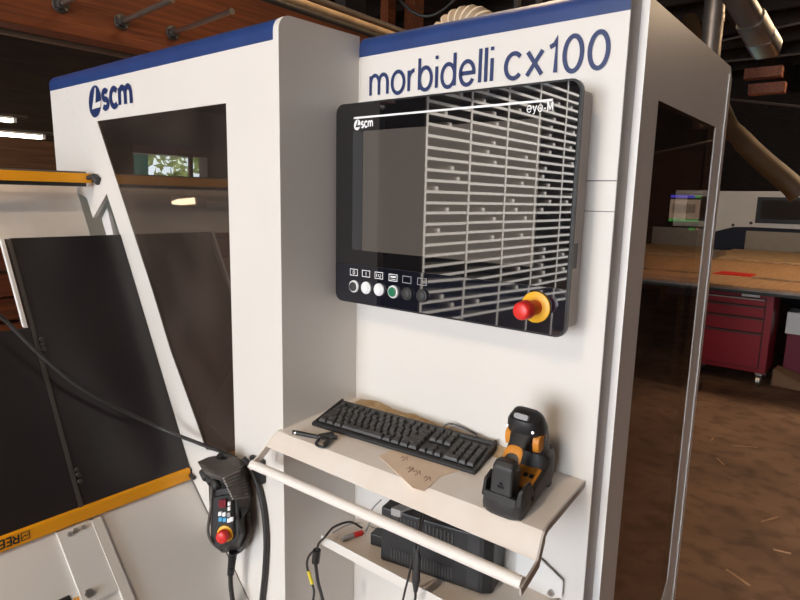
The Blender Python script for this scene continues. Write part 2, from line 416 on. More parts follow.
# ------------------------------------------------------------------ light curtains (yellow bars)
def bar(label, x0, x1, z0, z1, y0, y1):
    t = thing('safety_light_curtain', label, 'safety bar', ((x0+x1)/2, y0, z0))
    MB().box((x0, y1, z0), (x1, y0-.006, z1), .002).build('profile', yel, t)
    MB().box((x0+.002, y0-.006, z0+.003), (x1-.001, y0, z1-.003), .002).build('end_cap', blk, t)
    return t
t = bar('yellow safety bar on the upper edge of the black hood', -2.088, -2.046, 1.629, 1.660, -.268, -1.04)
MB().box((-2.09, -1.04, 1.660), (-2.046, -.29, 1.665)).build('mounting_rail', zinc, t)
MB().box((-2.085, -1.04, 1.617), (-2.05, -.29, 1.629)).build('lens_strip', blk, t)
MB().tube([(-2.052, -.287, 1.645), (-2.03, -.272, 1.652), (-2.005, -.268, 1.64)], .008, 8).build('connector', blk2, t)
MB().cyl((-2.03, -.272, 1.650), (-2.01, -.268, 1.632), .012, 12).build('connector', blk2, t)
t = bar('yellow safety bar with black lettering along the lower edge of the black hood', -1.588, -1.529, .757, .792, -.2635, -1.04)
mb = MB(); mb.od = Vector((.00005, 0, 0)); s = .0138
FY = lambda p: Vector((-1.5285, -.728-p[0]*s*.98, .786-p[1]*s))
lettering(mb, 'REER', FY, .30, .34, A=1.42)
sq = [(-1.75, 0), (-.42, 0), (-.42, 1.4), (-1.75, 1.4)]
mb.ribbon(sq, .16, FY, True); mb.ribbon([(-1.65, .45), (-1.25, .80), (-1.0, .55), (-.5, 1.0)], .16, FY)
mb.build('lettering', blk, t)
MB().cyl((-1.535, -.2695, .772), (-1.508, -.2695, .768), .006, 10).build('connector', blk2, t)

# ------------------------------------------------------------------ control panel
YG = -.0915
cp = thing('control_panel', 'black glass control panel with row of buttons mounted on the white machine front', 'control panel', (-.78, 0, 1.334))
MB().box((-1.07, -.078, 1.348), (-.479, -.0005, 1.812), .006).build('casing', casem, cp)
MB().prism(rrect(-1.0995, 1.336, -.4645, 1.826, .022), 'y', -.089, -.078).build('bezel', rim, cp, smooth=40)
up = [(-1.095, 1.4345), (-.469, 1.4345)]+arc(-.489, 1.8015, .02, .02, 0, 90, 6)+arc(-1.075, 1.8015, .02, .02, 90, 180, 6)
MB().prism(up, 'y', YG, -.089).build('front_glass', glassb, cp)
lo = arc(-1.075, 1.3605, .02, .02, 180, 270, 6)+arc(-.489, 1.3605, .02, .02, 270, 360, 6)+[(-.469, 1.433), (-1.095, 1.433)]
o = MB().prism(lo, 'y', YG+.0002, -.089).build('keypad_glass', glassk, cp)
for v in o.data.vertices:                                   # the keypad strip leans back a little
    zz = v.co.z+1.334
    if v.co.y < -.0905: v.co.y += .0016*(zz-1.3405)/.0925*1.2
d0, d1 = at(363.5, 130, YG), at(545, 251, YG)
MB().box((d0.x, YG-.0006, 1.4715), (-.540, YG, 1.7585)).build('display', dispm, cp)
e0 = at(353, 131, YG)
MB().box((e0.x, YG-.0006, 1.4715), (d0.x-.0008, YG, 1.7585)).build('display_border', dispe, cp)
l0, l1 = at(354, 118.5, YG), at(553, 99.5, YG)
MB().box((l0.x, YG-.0008, (l0.z+l1.z)/2-.0022), (l1.x, YG-.0003, (l0.z+l1.z)/2+.0022)).build('header_line', wpl, cp)
q = at(357.5, 125, YG)
logo(cp, q.x, q.z, .0125, q.x+.0135, q.z-.006, .036, .0125, YG-.0009, wpl, rim)
q0, q1 = at(527, 112.5, YG), at(552.5, 109.5, YG)
mb = MB(); w = text_width('eye-', .32)+.3+1.0; s = (q1.x-q0.x)/w
wd = lettering(mb, 'eye-', lambda p: Vector((q0.x+p[0]*s, YG-.0009, q1.z-.0015+p[1]*.0115)), .17, .32)
lettering(mb, 'M', lambda p: Vector((q0.x+(p[0]+wd+.36)*s, YG-.0009, q1.z-.0015+p[1]*.0115)), .25, .3)
mb.build('panel_lettering', wpl, cp)
bx = [(353, 286.5), (365.2, 288), (378, 289.8), (392.2, 292), (406, 294), (421, 296)]
bm_ = [('button', blk2, wpl), ('button', wpl, wpl), ('button', wpl, wpl), ('button', green, wpl), ('button_blank', blk2, blk2), ('button_blank', blk2, blk2)]
for k, ((px, py), (nm, mc, mr_)) in enumerate(zip(bx, bm_)):
    c = at(px, py, YG-.006)
    o = MB().cyl((c.x, YG, c.z), (c.x, YG-.006, c.z), .0155, 28, bev=.002).build(nm, mr_, cp, smooth=40)
    if k == 0: o['label'] = 'dark push button in a white ring'
    if k == 3: o['label'] = 'green push button in a white ring'
    MB().cyl((c.x, YG-.005, c.z), (c.x, YG-.009, c.z), .0118, 24, bev=.002).build('button_cap', mc, o, smooth=40)
    mb = MB(); i = at(px+1, py-14.3, YG); hw, hh = .0125, .0078
    FI = lambda p: Vector((i.x+p[0], YG-.0006, i.z+p[1]))
    mb.ribbon([(-hw, -hh), (hw, -hh), (hw, hh), (-hw, hh)], .0016, FI, True)
    if k == 0: mb.ribbon(arc(0, 0, .0032, .0042, 0, 360, 16)[:-1], .0016, FI, True)
    if k == 1: mb.ribbon([(0, -.0045), (0, .0045)], .0018, FI)
    if k == 2: mb.ribbon([(-.007, -.004), (-.007, .004)], .0016, FI); mb.ribbon(arc(.003, 0, .004, .004, 120, 420, 12), .0014, FI)
    if k == 3: mb.ribbon([(-.008, .002), (.008, .002)], .004, FI); mb.ribbon([(-.008, -.004), (.008, -.004)], .0014, FI)
    mb.build('button_icon', wpl if k < 4 else greyp, cp)
c = at(536, 307, YG)
es = MB().cyl((c.x, YG, c.z), (c.x, YG-.004, c.z), .0315, 36, bev=.001).build('emergency_stop', yelb, cp, smooth=40)
MB().cyl((c.x, YG-.003, c.z), (c.x, YG-.046, c.z), .0150, 28).build('stop_collar', red, es, smooth=40)
MB().cyl((c.x, YG-.042, c.z), (c.x, YG-.068, c.z), .0195, 32, r1=.0180, bev=.006).build('stop_knob', red, es, smooth=50)
MB().box((-.480, -.055, 1.47), (-.476, -.03, 1.52)).build('latch', darkst, cp)

# ------------------------------------------------------------------ keyboard shelf (hangs a little out of level)
def shz(x, y): return 1.045-.045*(x+1.104)+.0657*y
AX = Vector((1, 0, -.045)).normalized(); AY = Vector((0, 1, .0657)); AY = (AY-AX*AY.dot(AX)).normalized(); AN = AX.cross(AY)
def sframe(x, y, ang, h=0.):
    o = Vector((x, y, shz(x, y)))+AN*h
    R = Matrix((AX, AY, AN)).transposed().to_4x4()
    return Matrix.Translation(o) @ R @ Matrix.Rotation(ang, 4, 'Z')
ks = thing('keyboard_shelf', 'dusty cream metal shelf with a front rail, holding keyboard and scanner', 'shelf', (-.78, -.14, 1.02))
def edge(L, t):  # cross sections at the left and right end; t = sheet thickness
    return L
lf = [(-1.104, -.003), (-1.1045, -.262), (-1.113, -.279)]
TL = [Vector((-1.1035, -.003, shz(-1.1035, 0))), Vector((-1.1035, -.255, shz(-1.1035, -.255))), Vector((-1.112, -.274, 1.0245)), Vector((-1.118, -.285, 1.013)), Vector((-1.128, -.300, .988))]
TR = [Vector((-.438, -.003, shz(-.438, 0))), Vector((-.430, -.195, shz(-.430, -.195))), Vector((-.428, -.215, .9985)), Vector((-.426, -.226, .990)), Vector((-.419, -.257, .962))]
nrm = [Vector((0, 0, 1)), Vector((0, -.1, 1)).normalized(), Vector((0, -.6, .8)), Vector((0, -.8, .6)), Vector((0, -.85, .5)).normalized()]
def strip(A, B, th):
    mb = MB(); n = len(A); V = []
    for L in (A, B):
        V.append([mb.b.verts.new(p) for p in L]+[mb.b.verts.new(p-q*th) for p, q in list(zip(L, nrm))[::-1]])
    m = len(V[0])
    for i in range(m): mb.b.faces.new((V[0][i], V[0][(i+1) % m], V[1][(i+1) % m], V[1][i]))
    mb.b.faces.new(V[0][::-1]); mb.b.faces.new(V[1]); bmesh.ops.recalc_face_normals(mb.b, faces=mb.b.faces[:]); return mb
strip(TL, TR, .007).build('shelf_plate', shelfm, ks, smooth=30)
RL, RR = Vector((-1.139, -.335, .950)), Vector((-.413, -.318, .953))
def cheek(P, R, sgn, w=.0065):
    """end cheek: folded edge of the shelf running down to the rail"""
    mb = MB(); dn = Vector((0, 0, -1)); x = Vector((sgn*w, 0, 0)); rings = []
    path = [P[0], P[1], P[2], P[3], P[4], P[4]+(R-P[4])*.5, R+Vector((0, -.012, -.004))]
    hts = [.013, .013, .014, .016, .017, .017, .014]
    for i, p in enumerate(path):
        t = (path[min(i+1, 6)]-path[max(i-1, 0)]).normalized(); d = Vector((0, 1, 0)); nn = Vector((0, t.z, -t.y)).normalized()
        if nn.z > 0: nn = -nn
        rings.append([p+Vector((0, 0, .0012)), p+x+Vector((0, 0, .0012)), p+x+nn*hts[i], p+nn*hts[i]])
    return mb.loft(rings)
cheek(TL, RL, -1, .004).build('end_cheek', shelfm, ks)
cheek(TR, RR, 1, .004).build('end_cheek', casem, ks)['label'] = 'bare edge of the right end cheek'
MB().cyl(RL, RR, .0115, 24).build('rail', railm, ks, smooth=40)

# ------------------------------------------------------------------ lower tray under the shelf
TZ = .72
tr = thing('lower_tray', 'narrow white metal tray fixed to the machine front below the keyboard shelf', 'shelf', (-.78, -.1, TZ))
MB().box((-1.045, -.190, TZ-.004), (-.47, -.0005, TZ)).build('tray_floor', shelfm, tr)
MB().box((-1.045, -.194, TZ-.012), (-.47, -.190, TZ+.014), .001).build('front_lip', white, tr)
pl = [at(px, py, -.012) for px, py in ((527, 547), (533, 552), (563, 581), (562, 597), (541, 600), (515, 590))]
pts = [(p.x, p.z) for p in pl]+[(-.55, .70), (-.58, .80)]
MB().prism(pts, 'y', -.013, -.010).build('bracket_plate', white2, tr)
q = at(551, 593, -.016); MB().cyl((q.x, -.013, q.z), (q.x, -.019, q.z), .008, 6).build('bolt', steel, tr)
MB().box((-.58, -.010, .70), (-.55, -.0005, .80)).build('bracket_foot', white2, tr)

# ------------------------------------------------------------------ keyboard
KW, KD = .446, .128
KM = sframe(-1.068, -.203, .150, .0005)
kb = thing('keyboard', 'black full-size computer keyboard on the dusty cream shelf', 'keyboard', M=KM)
def kz(y): return .010+.085*y          # rises towards the back
prof = [(0, 0), (0, .007), (.006, kz(.006)+.001), (.011, kz(.011)-.003), (.116, kz(.116)-.003), (.119, kz(.119)+.003), (KD, kz(KD)+.002), (KD, .012), (KD-.004, 0)]
MB().prism(prof, 'x', 0, KW).build('keyboard_body', kbody, kb, world=False, bevel=.0012)
for x in (0, KW-.006): MB().prism([(0, .001), (0, .0085), (KD, kz(KD)+.0055), (KD, .001)], 'x', x, x+.006).build('side_rim', kbody, kb, world=False)
U_, RP = .01905, .0168
def key(x, row, w=1., rows=1):
    """row 0 is the function row; x and w in key widths"""
    x0 = .0085+x*U_; x1 = x0+w*U_
    y1 = KD-.011-row*RP-(.0035 if row else 0); y0 = y1-RP*rows
    g = .0012; t = .0026
    zb = kz((y0+y1)/2)-.002; zt0, zt1 = kz(y0)+.0052, kz(y1)+.0062
    lo = [(x0+g, y0+g, zb), (x1-g, y0+g, zb), (x1-g, y1-g, zb), (x0+g, y1-g, zb)]
    hi = [(x0+g+t, y0+g+t, zt0), (x1-g-t, y0+g+t, zt0), (x1-g-t, y1-g-t*.6, zt1), (x0+g+t, y1-g-t*.6, zt1)]
    return MB().loft([[Vector(p) for p in lo], [Vector(p) for p in hi]]).build('key', keym, kb, world=False)
for x in [0, 2, 3, 4, 5, 6.5, 7.5, 8.5, 9.5, 11, 12, 13, 14, 15.25, 16.25, 17.25]: key(x, 0)
for x in range(13): key(x, 1)
key(13, 1, 2); key(0, 2, 1.5)
for x in range(12): key(1.5+x, 2)
key(13.5, 2, 1.5); key(0, 3, 1.75)
for x in range(11): key(1.75+x, 3)
key(12.75, 3, 2.25); key(0, 4, 2.25)
for x in range(10): key(2.25+x, 4)
key(12.25, 4, 2.75)
xx = 0
for w in (1.25, 1.25, 1.25, 6.25, 1.25, 1.25, 1.25, 1.25): key(xx, 5, w); xx += w
for r in (1, 2):
    for x in (15.25, 16.25, 17.25): key(x, r)
key(16.25, 4)
for x in (15.25, 16.25, 17.25): key(x, 5)
for x in (18.5, 19.5, 20.5, 21.5): key(x, 1)
for r in (2, 3, 4):
    for x in (18.5, 19.5, 20.5): key(x, r)
key(21.5, 2, 1, 2); key(21.5, 4, 1, 2); key(18.5, 5, 2); key(20.5, 5)
MB().tube(spline([KM @ Vector((.30, KD+.002, .014)), KM @ Vector((.315, KD+.012, .03)), KM @ Vector((.35, KD+.018, .026)), KM @ Vector((.385, KD+.012, .022)), KM @ Vector((.40, KD-.01, .026))], 6), .0022, 8).build('keyboard_cord', cable, kb)

# ------------------------------------------------------------------ barcode scanner in its cradle
SM = sframe(-.518, -.136, math.radians(4), .0005)
cr = thing('scanner_cradle', 'black charging cradle holding the scanner on the right end of the shelf', 'cradle', M=SM)
def rr3(cx, cy, rx, ry, z, n=20, e=3.2, tilt=0.): return [p+Vector((0, 0, tilt*(p.y-cy))) for p in sell((cx, cy, z), (1, 0, 0), (0, 1, 0), rx, ry, n, e)]
# front cup (open pocket) with two horns, back block, side rails
mb = MB()
mb.loft([rr3(0, -.062, .040, .034, .0), rr3(0, -.064, .044, .038, .012), rr3(0, -.063, .043, .036, .036)])
mb.build('cup', blk2, cr, smooth=40, world=False)
for s in (-1, 1):
    MB().hull([(s*x, y, z) for x, y, z in ((.042, -.093, .03), (.030, -.099, .03), (.043, -.03, .03), (.033, -.03, .03), (.041, -.086, .064), (.034, -.090, .061), (.042, -.054, .070), (.035, -.052, .066))]).build('cup_horn', blk2, cr, world=False, bevel=.003)
MB().hull([(x, y, z) for x in (-.033, .033) for y, z in ((-.099, .03), (-.092, .03), (-.098, .046), (-.091, .046))]).build('front_lip', blk2, cr, world=False, bevel=.003)
for s in (-1, 1):
    MB().hull([(s*x, y, z) for x in (.028, .042) for y, z in ((-.03, .012), (-.03, .040), (.01, .024), (.055, .026), (.055, .060), (.03, .045), (.05, .014))]).build('side_rail', blk2, cr, world=False, bevel=.004)
    MB().box((s*.034-.006, -.085, -.0004), (s*.034+.006, -.068, .006)).build('foot', blk, cr, world=False)
    MB().box((s*.032-.006, .058, -.0004), (s*.032+.006, .074, .012)).build('foot', blk, cr, world=False)
MB().loft([rr3(0, .054, .040, .034, .010), rr3(0, .056, .043, .036, .03), rr3(0, .056, .042, .036, .07), rr3(0, .056, .036, .030, .086)]).build('rear_block', blk2, cr, smooth=40, world=False)
MB().box((-.026, -.030, .026), (.026, .022, .034), .002).build('inner_floor', blk, cr, world=False)
MB().hull([(x, y, z) for x in (-.010, .034) for y, z in ((-.032, .036), (-.032, .041), (.022, .056), (.022, .051))]).build('orange_label', orange, cr, world=False)['label'] = 'orange label plate with dark marks'
mb = MB()
for x in (.006, .018): mb.hull([(x+a, y, z) for a in (0, .009) for y, z in ((-.008, .0475), (-.008, .0482), (.002, .0502), (.002, .0510))])
mb.build('label_marks', blk, cr, world=False)
sc_ = thing('barcode_scanner', 'black and orange cordless barcode scanner standing nose down in its cradle', 'scanner', M=SM)
def ring(y, z, ang, rx, ry, x=0, e=2.5, n=24):
    a = math.radians(ang); return sell((x, y, z), (1, 0, 0), (0, math.cos(a), math.sin(a)), rx, ry, n, e)
# head: from the flat crown down and back into the rear block
hd = MB().loft([ring(-.006, .178, 22, .019, .012, e=4), ring(-.004, .177, 20, .027, .021, e=4), ring(.004, .166, 14, .035, .031), ring(.015, .146, 4, .0385, .036), ring(.028, .122, -6, .037, .037), ring(.040, .100, -12, .036, .035), ring(.050, .080, -14, .034, .032)])
hd.build('head', blk, sc_, smooth=50, world=False)
MB().loft([ring(.016, .112, -25, .040, .030, e=3.4), ring(.046, .088, -25, .042, .036, e=3.4), ring(.056, .070, -25, .039, .033, e=3.4)]).build('nose_bumper', blk2, sc_, smooth=50, world=False)
MB().loft([ring(.002, .152, 70, .027, .024), ring(-.018, .138, 58, .0205, .019), ring(-.036, .122, 52, .017, .017), ring(-.052, .106, 56, .018, .017), ring(-.064, .086, 70, .020, .017)]).build('handle', blk, sc_, smooth=50, world=False)
MB().loft([ring(-.045, .1130, 52, .0168, .0168), ring(-.0495, .1092, 53, .0188, .0186), ring(-.056, .1025, 55, .0188, .0182)]).build('grip_band', orange, sc_, smooth=50, world=False)
MB().hull([(x*w, y, z) for x in (-1, 1) for w, y, z in ((.019, -.086, .112), (.021, -.095, .103), (.0225, -.098, .050), (.019, -.092, .038), (.019, -.052, .040), (.021, -.050, .085), (.017, -.066, .110))]).build('battery_cap', blk2, sc_, world=False, bevel=.005)
mb = MB()
for a in range(3):
    t = math.radians(90+120*a); mb.cyl((.0045*math.cos(t), -.0995, .066+.0045*math.sin(t)), (.0045*math.cos(t), -.1015, .066+.0045*math.sin(t)), .0032, 10)
mb.build('battery_mark', blk, sc_, world=False)
for s in (-1, 1):
    MB().hull([p for x, ra, rb in ((.024, .024, .021), (.0355, .022, .019), (.0385, .013, .011)) for p in sell((s*x, .010, .124), (0, 1, .25), (0, -.25, 1), ra, rb, 16, 3)]).build('side_grip', orange, sc_, world=False, smooth=50)
MB().hull([p for x in (.0375, .0392) for p in sell((x, .014, .124), (0, 1, .25), (0, -.25, 1), .006, .013, 12, 4)]).build('grip_sticker', blk2, sc_, world=False)
o = MB().loft([sell((-.001, -.015, .176), (1, 0, 0), (0, .5, .87), .016, .0062, 20, 4), sell((-.001, -.0215, .179), (1, 0, 0), (0, .5, .87), .0145, .0052, 20, 4)]).build('indicator_window', greyp, sc_, world=False)
for x in (-.027, .027): MB().cyl((x, -.020, .153), (x, -.026, .155), .0028, 10).build('screw', steel, sc_, world=False)

# ------------------------------------------------------------------ little tool and card on the shelf
def sp(px, py, h=0.):
    """point of the shelf surface seen at a pixel"""
    d = _f + (px-400)/FPX*_r - (py-300)/FPX*_u; n = Vector((.045, -.0657, 1)); d0 = 1.045-.045*1.104+h
    return CAM + d*((d0-n.dot(CAM))/n.dot(d))
p0, p1, p2 = sp(293, 432, .006), sp(318, 437, .006), sp(336, 437, .007)
tt = thing('key_fob', 'small black tube with a folded ring of keys on the left end of the shelf', 'key fob', sp(312, 438))
MB().tube([p0, p0+(p1-p0)*.12, p1], [.0052, .0058, .0050], 12).build('tube', blk, tt, smooth=40)
MB().cyl(p0+(p1-p0)*.10, p0+(p1-p0)*.15, .0061, 12).build('steel_collar', steel, tt)
MB().tube([p1, (p1+p2)/2+AN*.002, p2+AX*.004], [.0045, .0075, .0048], 10).build('hinge', blk2, tt, smooth=40)
MB().hull([sp(318, 434, .003), sp(333, 431, .004), sp(335, 436, .003), sp(322, 440, .003), sp(319, 434, .012), sp(330, 432, .013), sp(332, 436, .012), sp(323, 439, .012)]).build('key_bow', blk, tt, bevel=.001)
MB().tube(spline([sp(319, 439, .006), sp(316, 444, .004), sp(322, 447, .004), sp(327, 445, .006), sp(331, 439, .009)], 5), .0034, 8).build('key_ring', blk, tt, smooth=40)
MB().hull([sp(322, 443, .003), sp(329, 438, .004), sp(331, 441, .003), sp(325, 446, .002), sp(322, 443, .006), sp(329, 438, .007)]).build('key_blade', darkst, tt)
cpts = [sp(x, y, .0012) for x, y in ((379, 456), (399, 446), (457, 466), (461, 470), (441, 476), (424, 491), (413, 488))]
mb = MB(); f = [mb.b.verts.new(p) for p in cpts]; mb.b.faces.new(f)
q = bmesh.ops.extrude_face_region(mb.b, geom=mb.b.faces[:])
for v in q['geom']:
    if isinstance(v, bmesh.types.BMVert): v.co -= AN*.001
cd_ = thing('torn_card', 'torn brown card with pencilled figures lying in front of the keyboard', 'card', sp(415, 470, .0002))
mb.build('card_sheet', cardm, cd_)
mb = MB()
def squig(px, py, pts): mb.ribbon(pts, .0015, lambda p: sp(px+p[0]*1.0, py+p[1]*.8, .0018))
for (px, py) in ((401, 458), (407, 469), (414, 472), (424, 478), (416, 451), (421, 455)):
    for sg in ([(0, 0), (2.5, -2), (3.4, 1.6), (1, 3)], [(4.5, .5), (6, -1.6), (6.2, 2.4)]):
        P = [sp(px+a, py+b, .0018) for a, b in sg]; mb.tube(P, .0006, 5)
mb.build('pencil_figures', pencil, cd_)
# dust swept against the wall behind the keyboard
mb = MB(); N = 40
for side in (0,):
    rings = []
    for i in range(N+1):
        x = -1.085+.58*i/N; h = (.004+.006*math.sin(i*.35)**2+.004*random.random())*min(1, (N-i)/6, (i+1)/4); dpt = (.030+.012*math.sin(i*.23))*min(1, (N-i)/6+.2)
        z = shz(x, 0)
        rings.append([Vector((x, -.0012, z+h)), Vector((x, -dpt*.35, z+h*.18+.001)), Vector((x, -dpt, shz(x, -dpt)+.0006)), Vector((x, -.0012, z+.0004))])
    mb.loft(rings)
o = tag(mb.build('sawdust', mat('sawdust', (.44, .28, .125), .95, col2=(.56, .42, .27), nscale=60, bump=.5, bscale=200), smooth=60), 'line of brown sawdust along the wall at the back of the shelf', 'sawdust'); o['kind'] = 'stuff'

# ------------------------------------------------------------------ things on the lower tray
up_ = thing('power_supply', 'black vented backup power box standing on the lower tray', 'power supply', (-.73, -.10, TZ))
f0 = Vector((-.872, -.158, TZ+.001)); ux = Vector((.283, .055, 0)).normalized(); uy = Vector((-ux.y, ux.x, 0)); L_, H_, D_ = .285, .142, .098
def UB(a, b, c): return f0+ux*a+uy*b+Vector((0, 0, c))
MB().loft([[UB(0, 0, 0), UB(L_-.02, 0, 0), UB(L_, .012, 0), UB(L_, D_, 0), UB(0, D_, 0)], [UB(0, 0, H_), UB(L_-.02, 0, H_), UB(L_, .012, H_), UB(L_, D_, H_), UB(0, D_, H_)]]).build('body', blk, up_, bevel=.005)
for k in range(17):
    a = .035+.0095*k
    MB().hull([UB(a+i, -.0008-j, z) for i in (0, .0045) for j in (0, .0012) for z in (H_-.060, H_-.012)]).build('vent_rib', keym, up_)
for k in range(22):
    a = .03+.0075*k
    MB().hull([UB(a+i, -.0008-j, z) for i in (0, .0032) for j in (0, .0010) for z in (.012, .042)]).build('vent_rib', keym, up_)
MB().hull([UB(L_-.058+i, -.002, z) for i in (0, .030) for z in (.004, H_-.004)]+[UB(L_-.055+i, -.0005, z) for i in (0, .026) for z in (.004, H_-.004)]).build('corner_trim', blk2, up_)
MB().hull([UB(a, b, c) for a in (.03, .055) for b in (-.004, -.0015) for c in (H_-.012, H_+.006)]+[UB(a, b, H_+.006) for a in (.06, .09) for b in (.06, .08)]).build('cable_strap', cablg, up_)
ad = MB().box((0, 0, 0), (.055, .035, .032), .003)
for v in ad.b.verts: v.co = Matrix.Rotation(.2, 4, 'Z') @ v.co + Vector((-.935, -.125, TZ+.0005))
tag(ad.build('plug_adapter', blk, None), 'small black plug block beside the power box', 'plug')
mk = thing('marker_pen', 'grey marker pen with a red cap lying on the lower tray', 'pen', (-.985, -.14, TZ+.001))
a, b = Vector((-.998, -.165, TZ+.0080)), Vector((-.980, -.105, TZ+.0080)); d = b-a
MB().cyl(a, a+d*.58, .0066, 14, bev=.002).build('barrel', cablg, mk, smooth=40)
MB().cyl(a+d*.58, b, .0072, 14, bev=.002).build('cap', red, mk, smooth=40)

# ------------------------------------------------------------------ cables
def cord(name, label, pts, r, m=cable, n=8, cat='cable', parts=None):
    o = MB().tube(spline(pts, n), r, 8).build(name, m, None, smooth=60)
    return tag(o, label, cat)
yT = -.21
P = lambda px, py, y=yT: at(px, py, y)
pc = thing('hanging_lead', 'black power cord with inline plug hanging off the left end of the lower tray', 'cable', P(319, 560))
MB().tube(spline([at(362, 528, -.10), at(350, 522, -.13), at(334, 527, -.17), P(325, 537), P(319, 543), P(317, 550)], 8), .003, 8).build('lead', cable, pc, smooth=60)
MB().cyl(P(317, 550), P(315.5, 563), .0105, 12, bev=.003).build('inline_plug', blk, pc, smooth=40)
MB().tube(spline([P(315.5, 563), P(318, 582), P(322, 597), P(328, 625), P(330, 660)], 6), .0046, 8).build('lead', cable, pc, smooth=60)
MB().tube(spline([P(316, 549), P(309, 556), P(307, 566), P(311, 581), P(314, 592), P(312, 610), P(310, 650)], 6), .0032, 8).build('thin_lead', cable, pc, smooth=60)
MB().cyl(P(308.3, 571), P(312.3, 584), .0045, 10).build('yellow_tag', ylbl, pc)
yW = -.225
Q = lambda px, py: at(px, py, yW)
dc = thing('device_cord', 'pair of black cords with a connector hanging in front of the power box', 'cable', Q(416, 570))
MB().tube(spline([at(424, 513, -.16), at(421, 530, -.19), Q(419, 545), Q(417, 556)], 6), .0028, 8).build('lead', cable, dc, smooth=60)
MB().tube(spline([at(421, 512, -.16), at(419, 530, -.19), Q(415, 548), Q(409, 575), Q(403, 600), Q(396, 640)], 6), .0026, 8).build('lead', cable, dc, smooth=60)
MB().loft([sell(Q(417, 548), (1, 0, 0), (0, 1, 0), .004, .004, 12), sell(Q(417, 556), (1, 0, 0), (0, 1, 0), .0085, .006, 12), sell(Q(416, 580), (1, 0, 0), (0, 1, 0), .0095, .007, 12), sell(Q(415.5, 592), (1, 0, 0), (0, 1, 0), .004, .004, 12)]).build('connector', blk2, dc, smooth=40)
MB().tube(spline([Q(415.5, 591), Q(415, 600), Q(410, 620), Q(408, 650)], 6), .0030, 8).build('lead', cable, dc, smooth=60)
cord('grey_lead', 'thin grey lead looping behind the shelf rail to the black power box', [at(381, 500, -.10), at(374, 507, -.09), at(370, 514, -.08), at(369, 524, -.075), at(366, 531, -.09)], .0022, cablg)
cord('thin_lead', 'thin pale lead running along the lower tray behind the marker pen', [at(333, 533, -.165), at(345, 526, -.12), at(358, 523, -.07), at(372, 527, -.06), at(381, 531, -.09)], .0018, cablg)

# ------------------------------------------------------------------ long hose cable on the left
def hp(px, py, off):
    d = _f + (px-400)/FPX*_r - (py-300)/FPX*_u; n = Vector((1, 0, .52)); d0 = -1.892+.52*1.467+off
    return CAM + d*((d0-n.dot(CAM))/n.dot(d))
cord('air_hose', 'dark grey cable sweeping across the black hood panels to the pendant', [hp(-45, 285, .10), hp(0, 316, .06), hp(35, 350, .045), hp(75, 384, .04), hp(115, 407, .04), hp(160, 428, .045), at(198, 443, -.300), at(222, 452, -.285), at(236, 458, -.280)], .0052, cable, 10)

# ------------------------------------------------------------------ remote pendant
yP = -.34
pd = thing('remote_pendant', 'grey-black handheld control pendant with red stop button hung at the machine corner', 'remote control', at(225, 515, -.30))
A_ = lambda px, py, y: at(px, py, y)
MB().hull([A_(213, 490, -.36), A_(236, 487, -.34), A_(211, 538, -.365), A_(216, 548, -.365), A_(238, 541, -.345), A_(240, 534, -.34), A_(246, 500, -.275), A_(248, 532, -.275), A_(241, 551, -.275), A_(215, 485, -.275), A_(216, 546, -.275), A_(222, 553, -.31), A_(236, 551, -.30), A_(208, 474, -.31), A_(240, 470, -.28)]).build('body', blk2, pd, bevel=.006)
fc = [A_(215, 497, -.366), A_(231.5, 494, -.350), A_(234, 534, -.351), A_(228, 545, -.355), A_(217, 542, -.367), A_(214, 534, -.370)]
mb = MB(); mb.hull([p+Vector((.001, -.004, 0)) for p in fc]+[p+Vector((0, .012, 0)) for p in fc]); mb.build('keypad', blk, pd)
def fp(px, py):      # on the keypad face
    t = (px-214)/18.; return A_(px, py, -.3705+.0165*t-.0035)
def plate(nm, m, x0, y0, x1, y1, k=.0015, par=pd):
    c = [fp(x0, y0), fp(x1, y0-(x1-x0)*.12), fp(x1, y1-(x1-x0)*.12), fp(x0, y1)]; d = Vector((.35, -.9, .1)).normalized()*k
    return MB().hull([p+d for p in c]+[p-d*2 for p in c]).build(nm, m, par)
plate('display', dred, 219, 500, 226, 508)
for x, y in ((228, 502), (228, 507)): plate('key', wpl, x, y, x+2.2, y+3.6)
for i, (x, y) in enumerate(((218.5, 512), (222.6, 512.5), (218.8, 517.5), (223, 518), (227, 513), (227.4, 518.5), (229.8, 517.5))):
    o = plate('key', cyan if i in (2, 3) else wpl if i != 4 else greyp, x, y, x+3.2, y+4); 
    if i in (2, 3): o['label'] = 'blue key'
c = fp(225.5, 533.5); nd = Vector((.50, -.86, .05)).normalized()
ys = MB().cyl(c-nd*.004, c+nd*.003, .0215, 28, bev=.001).build('stop_button', yelb, pd, smooth=40)
MB().cyl(c+nd*.002, c+nd*.012, .0125, 20).build('stop_stem', red, ys, smooth=40)
MB().cyl(c+nd*.009, c+nd*.026, .0160, 24, bev=.005).build('stop_knob', red, ys, smooth=50)
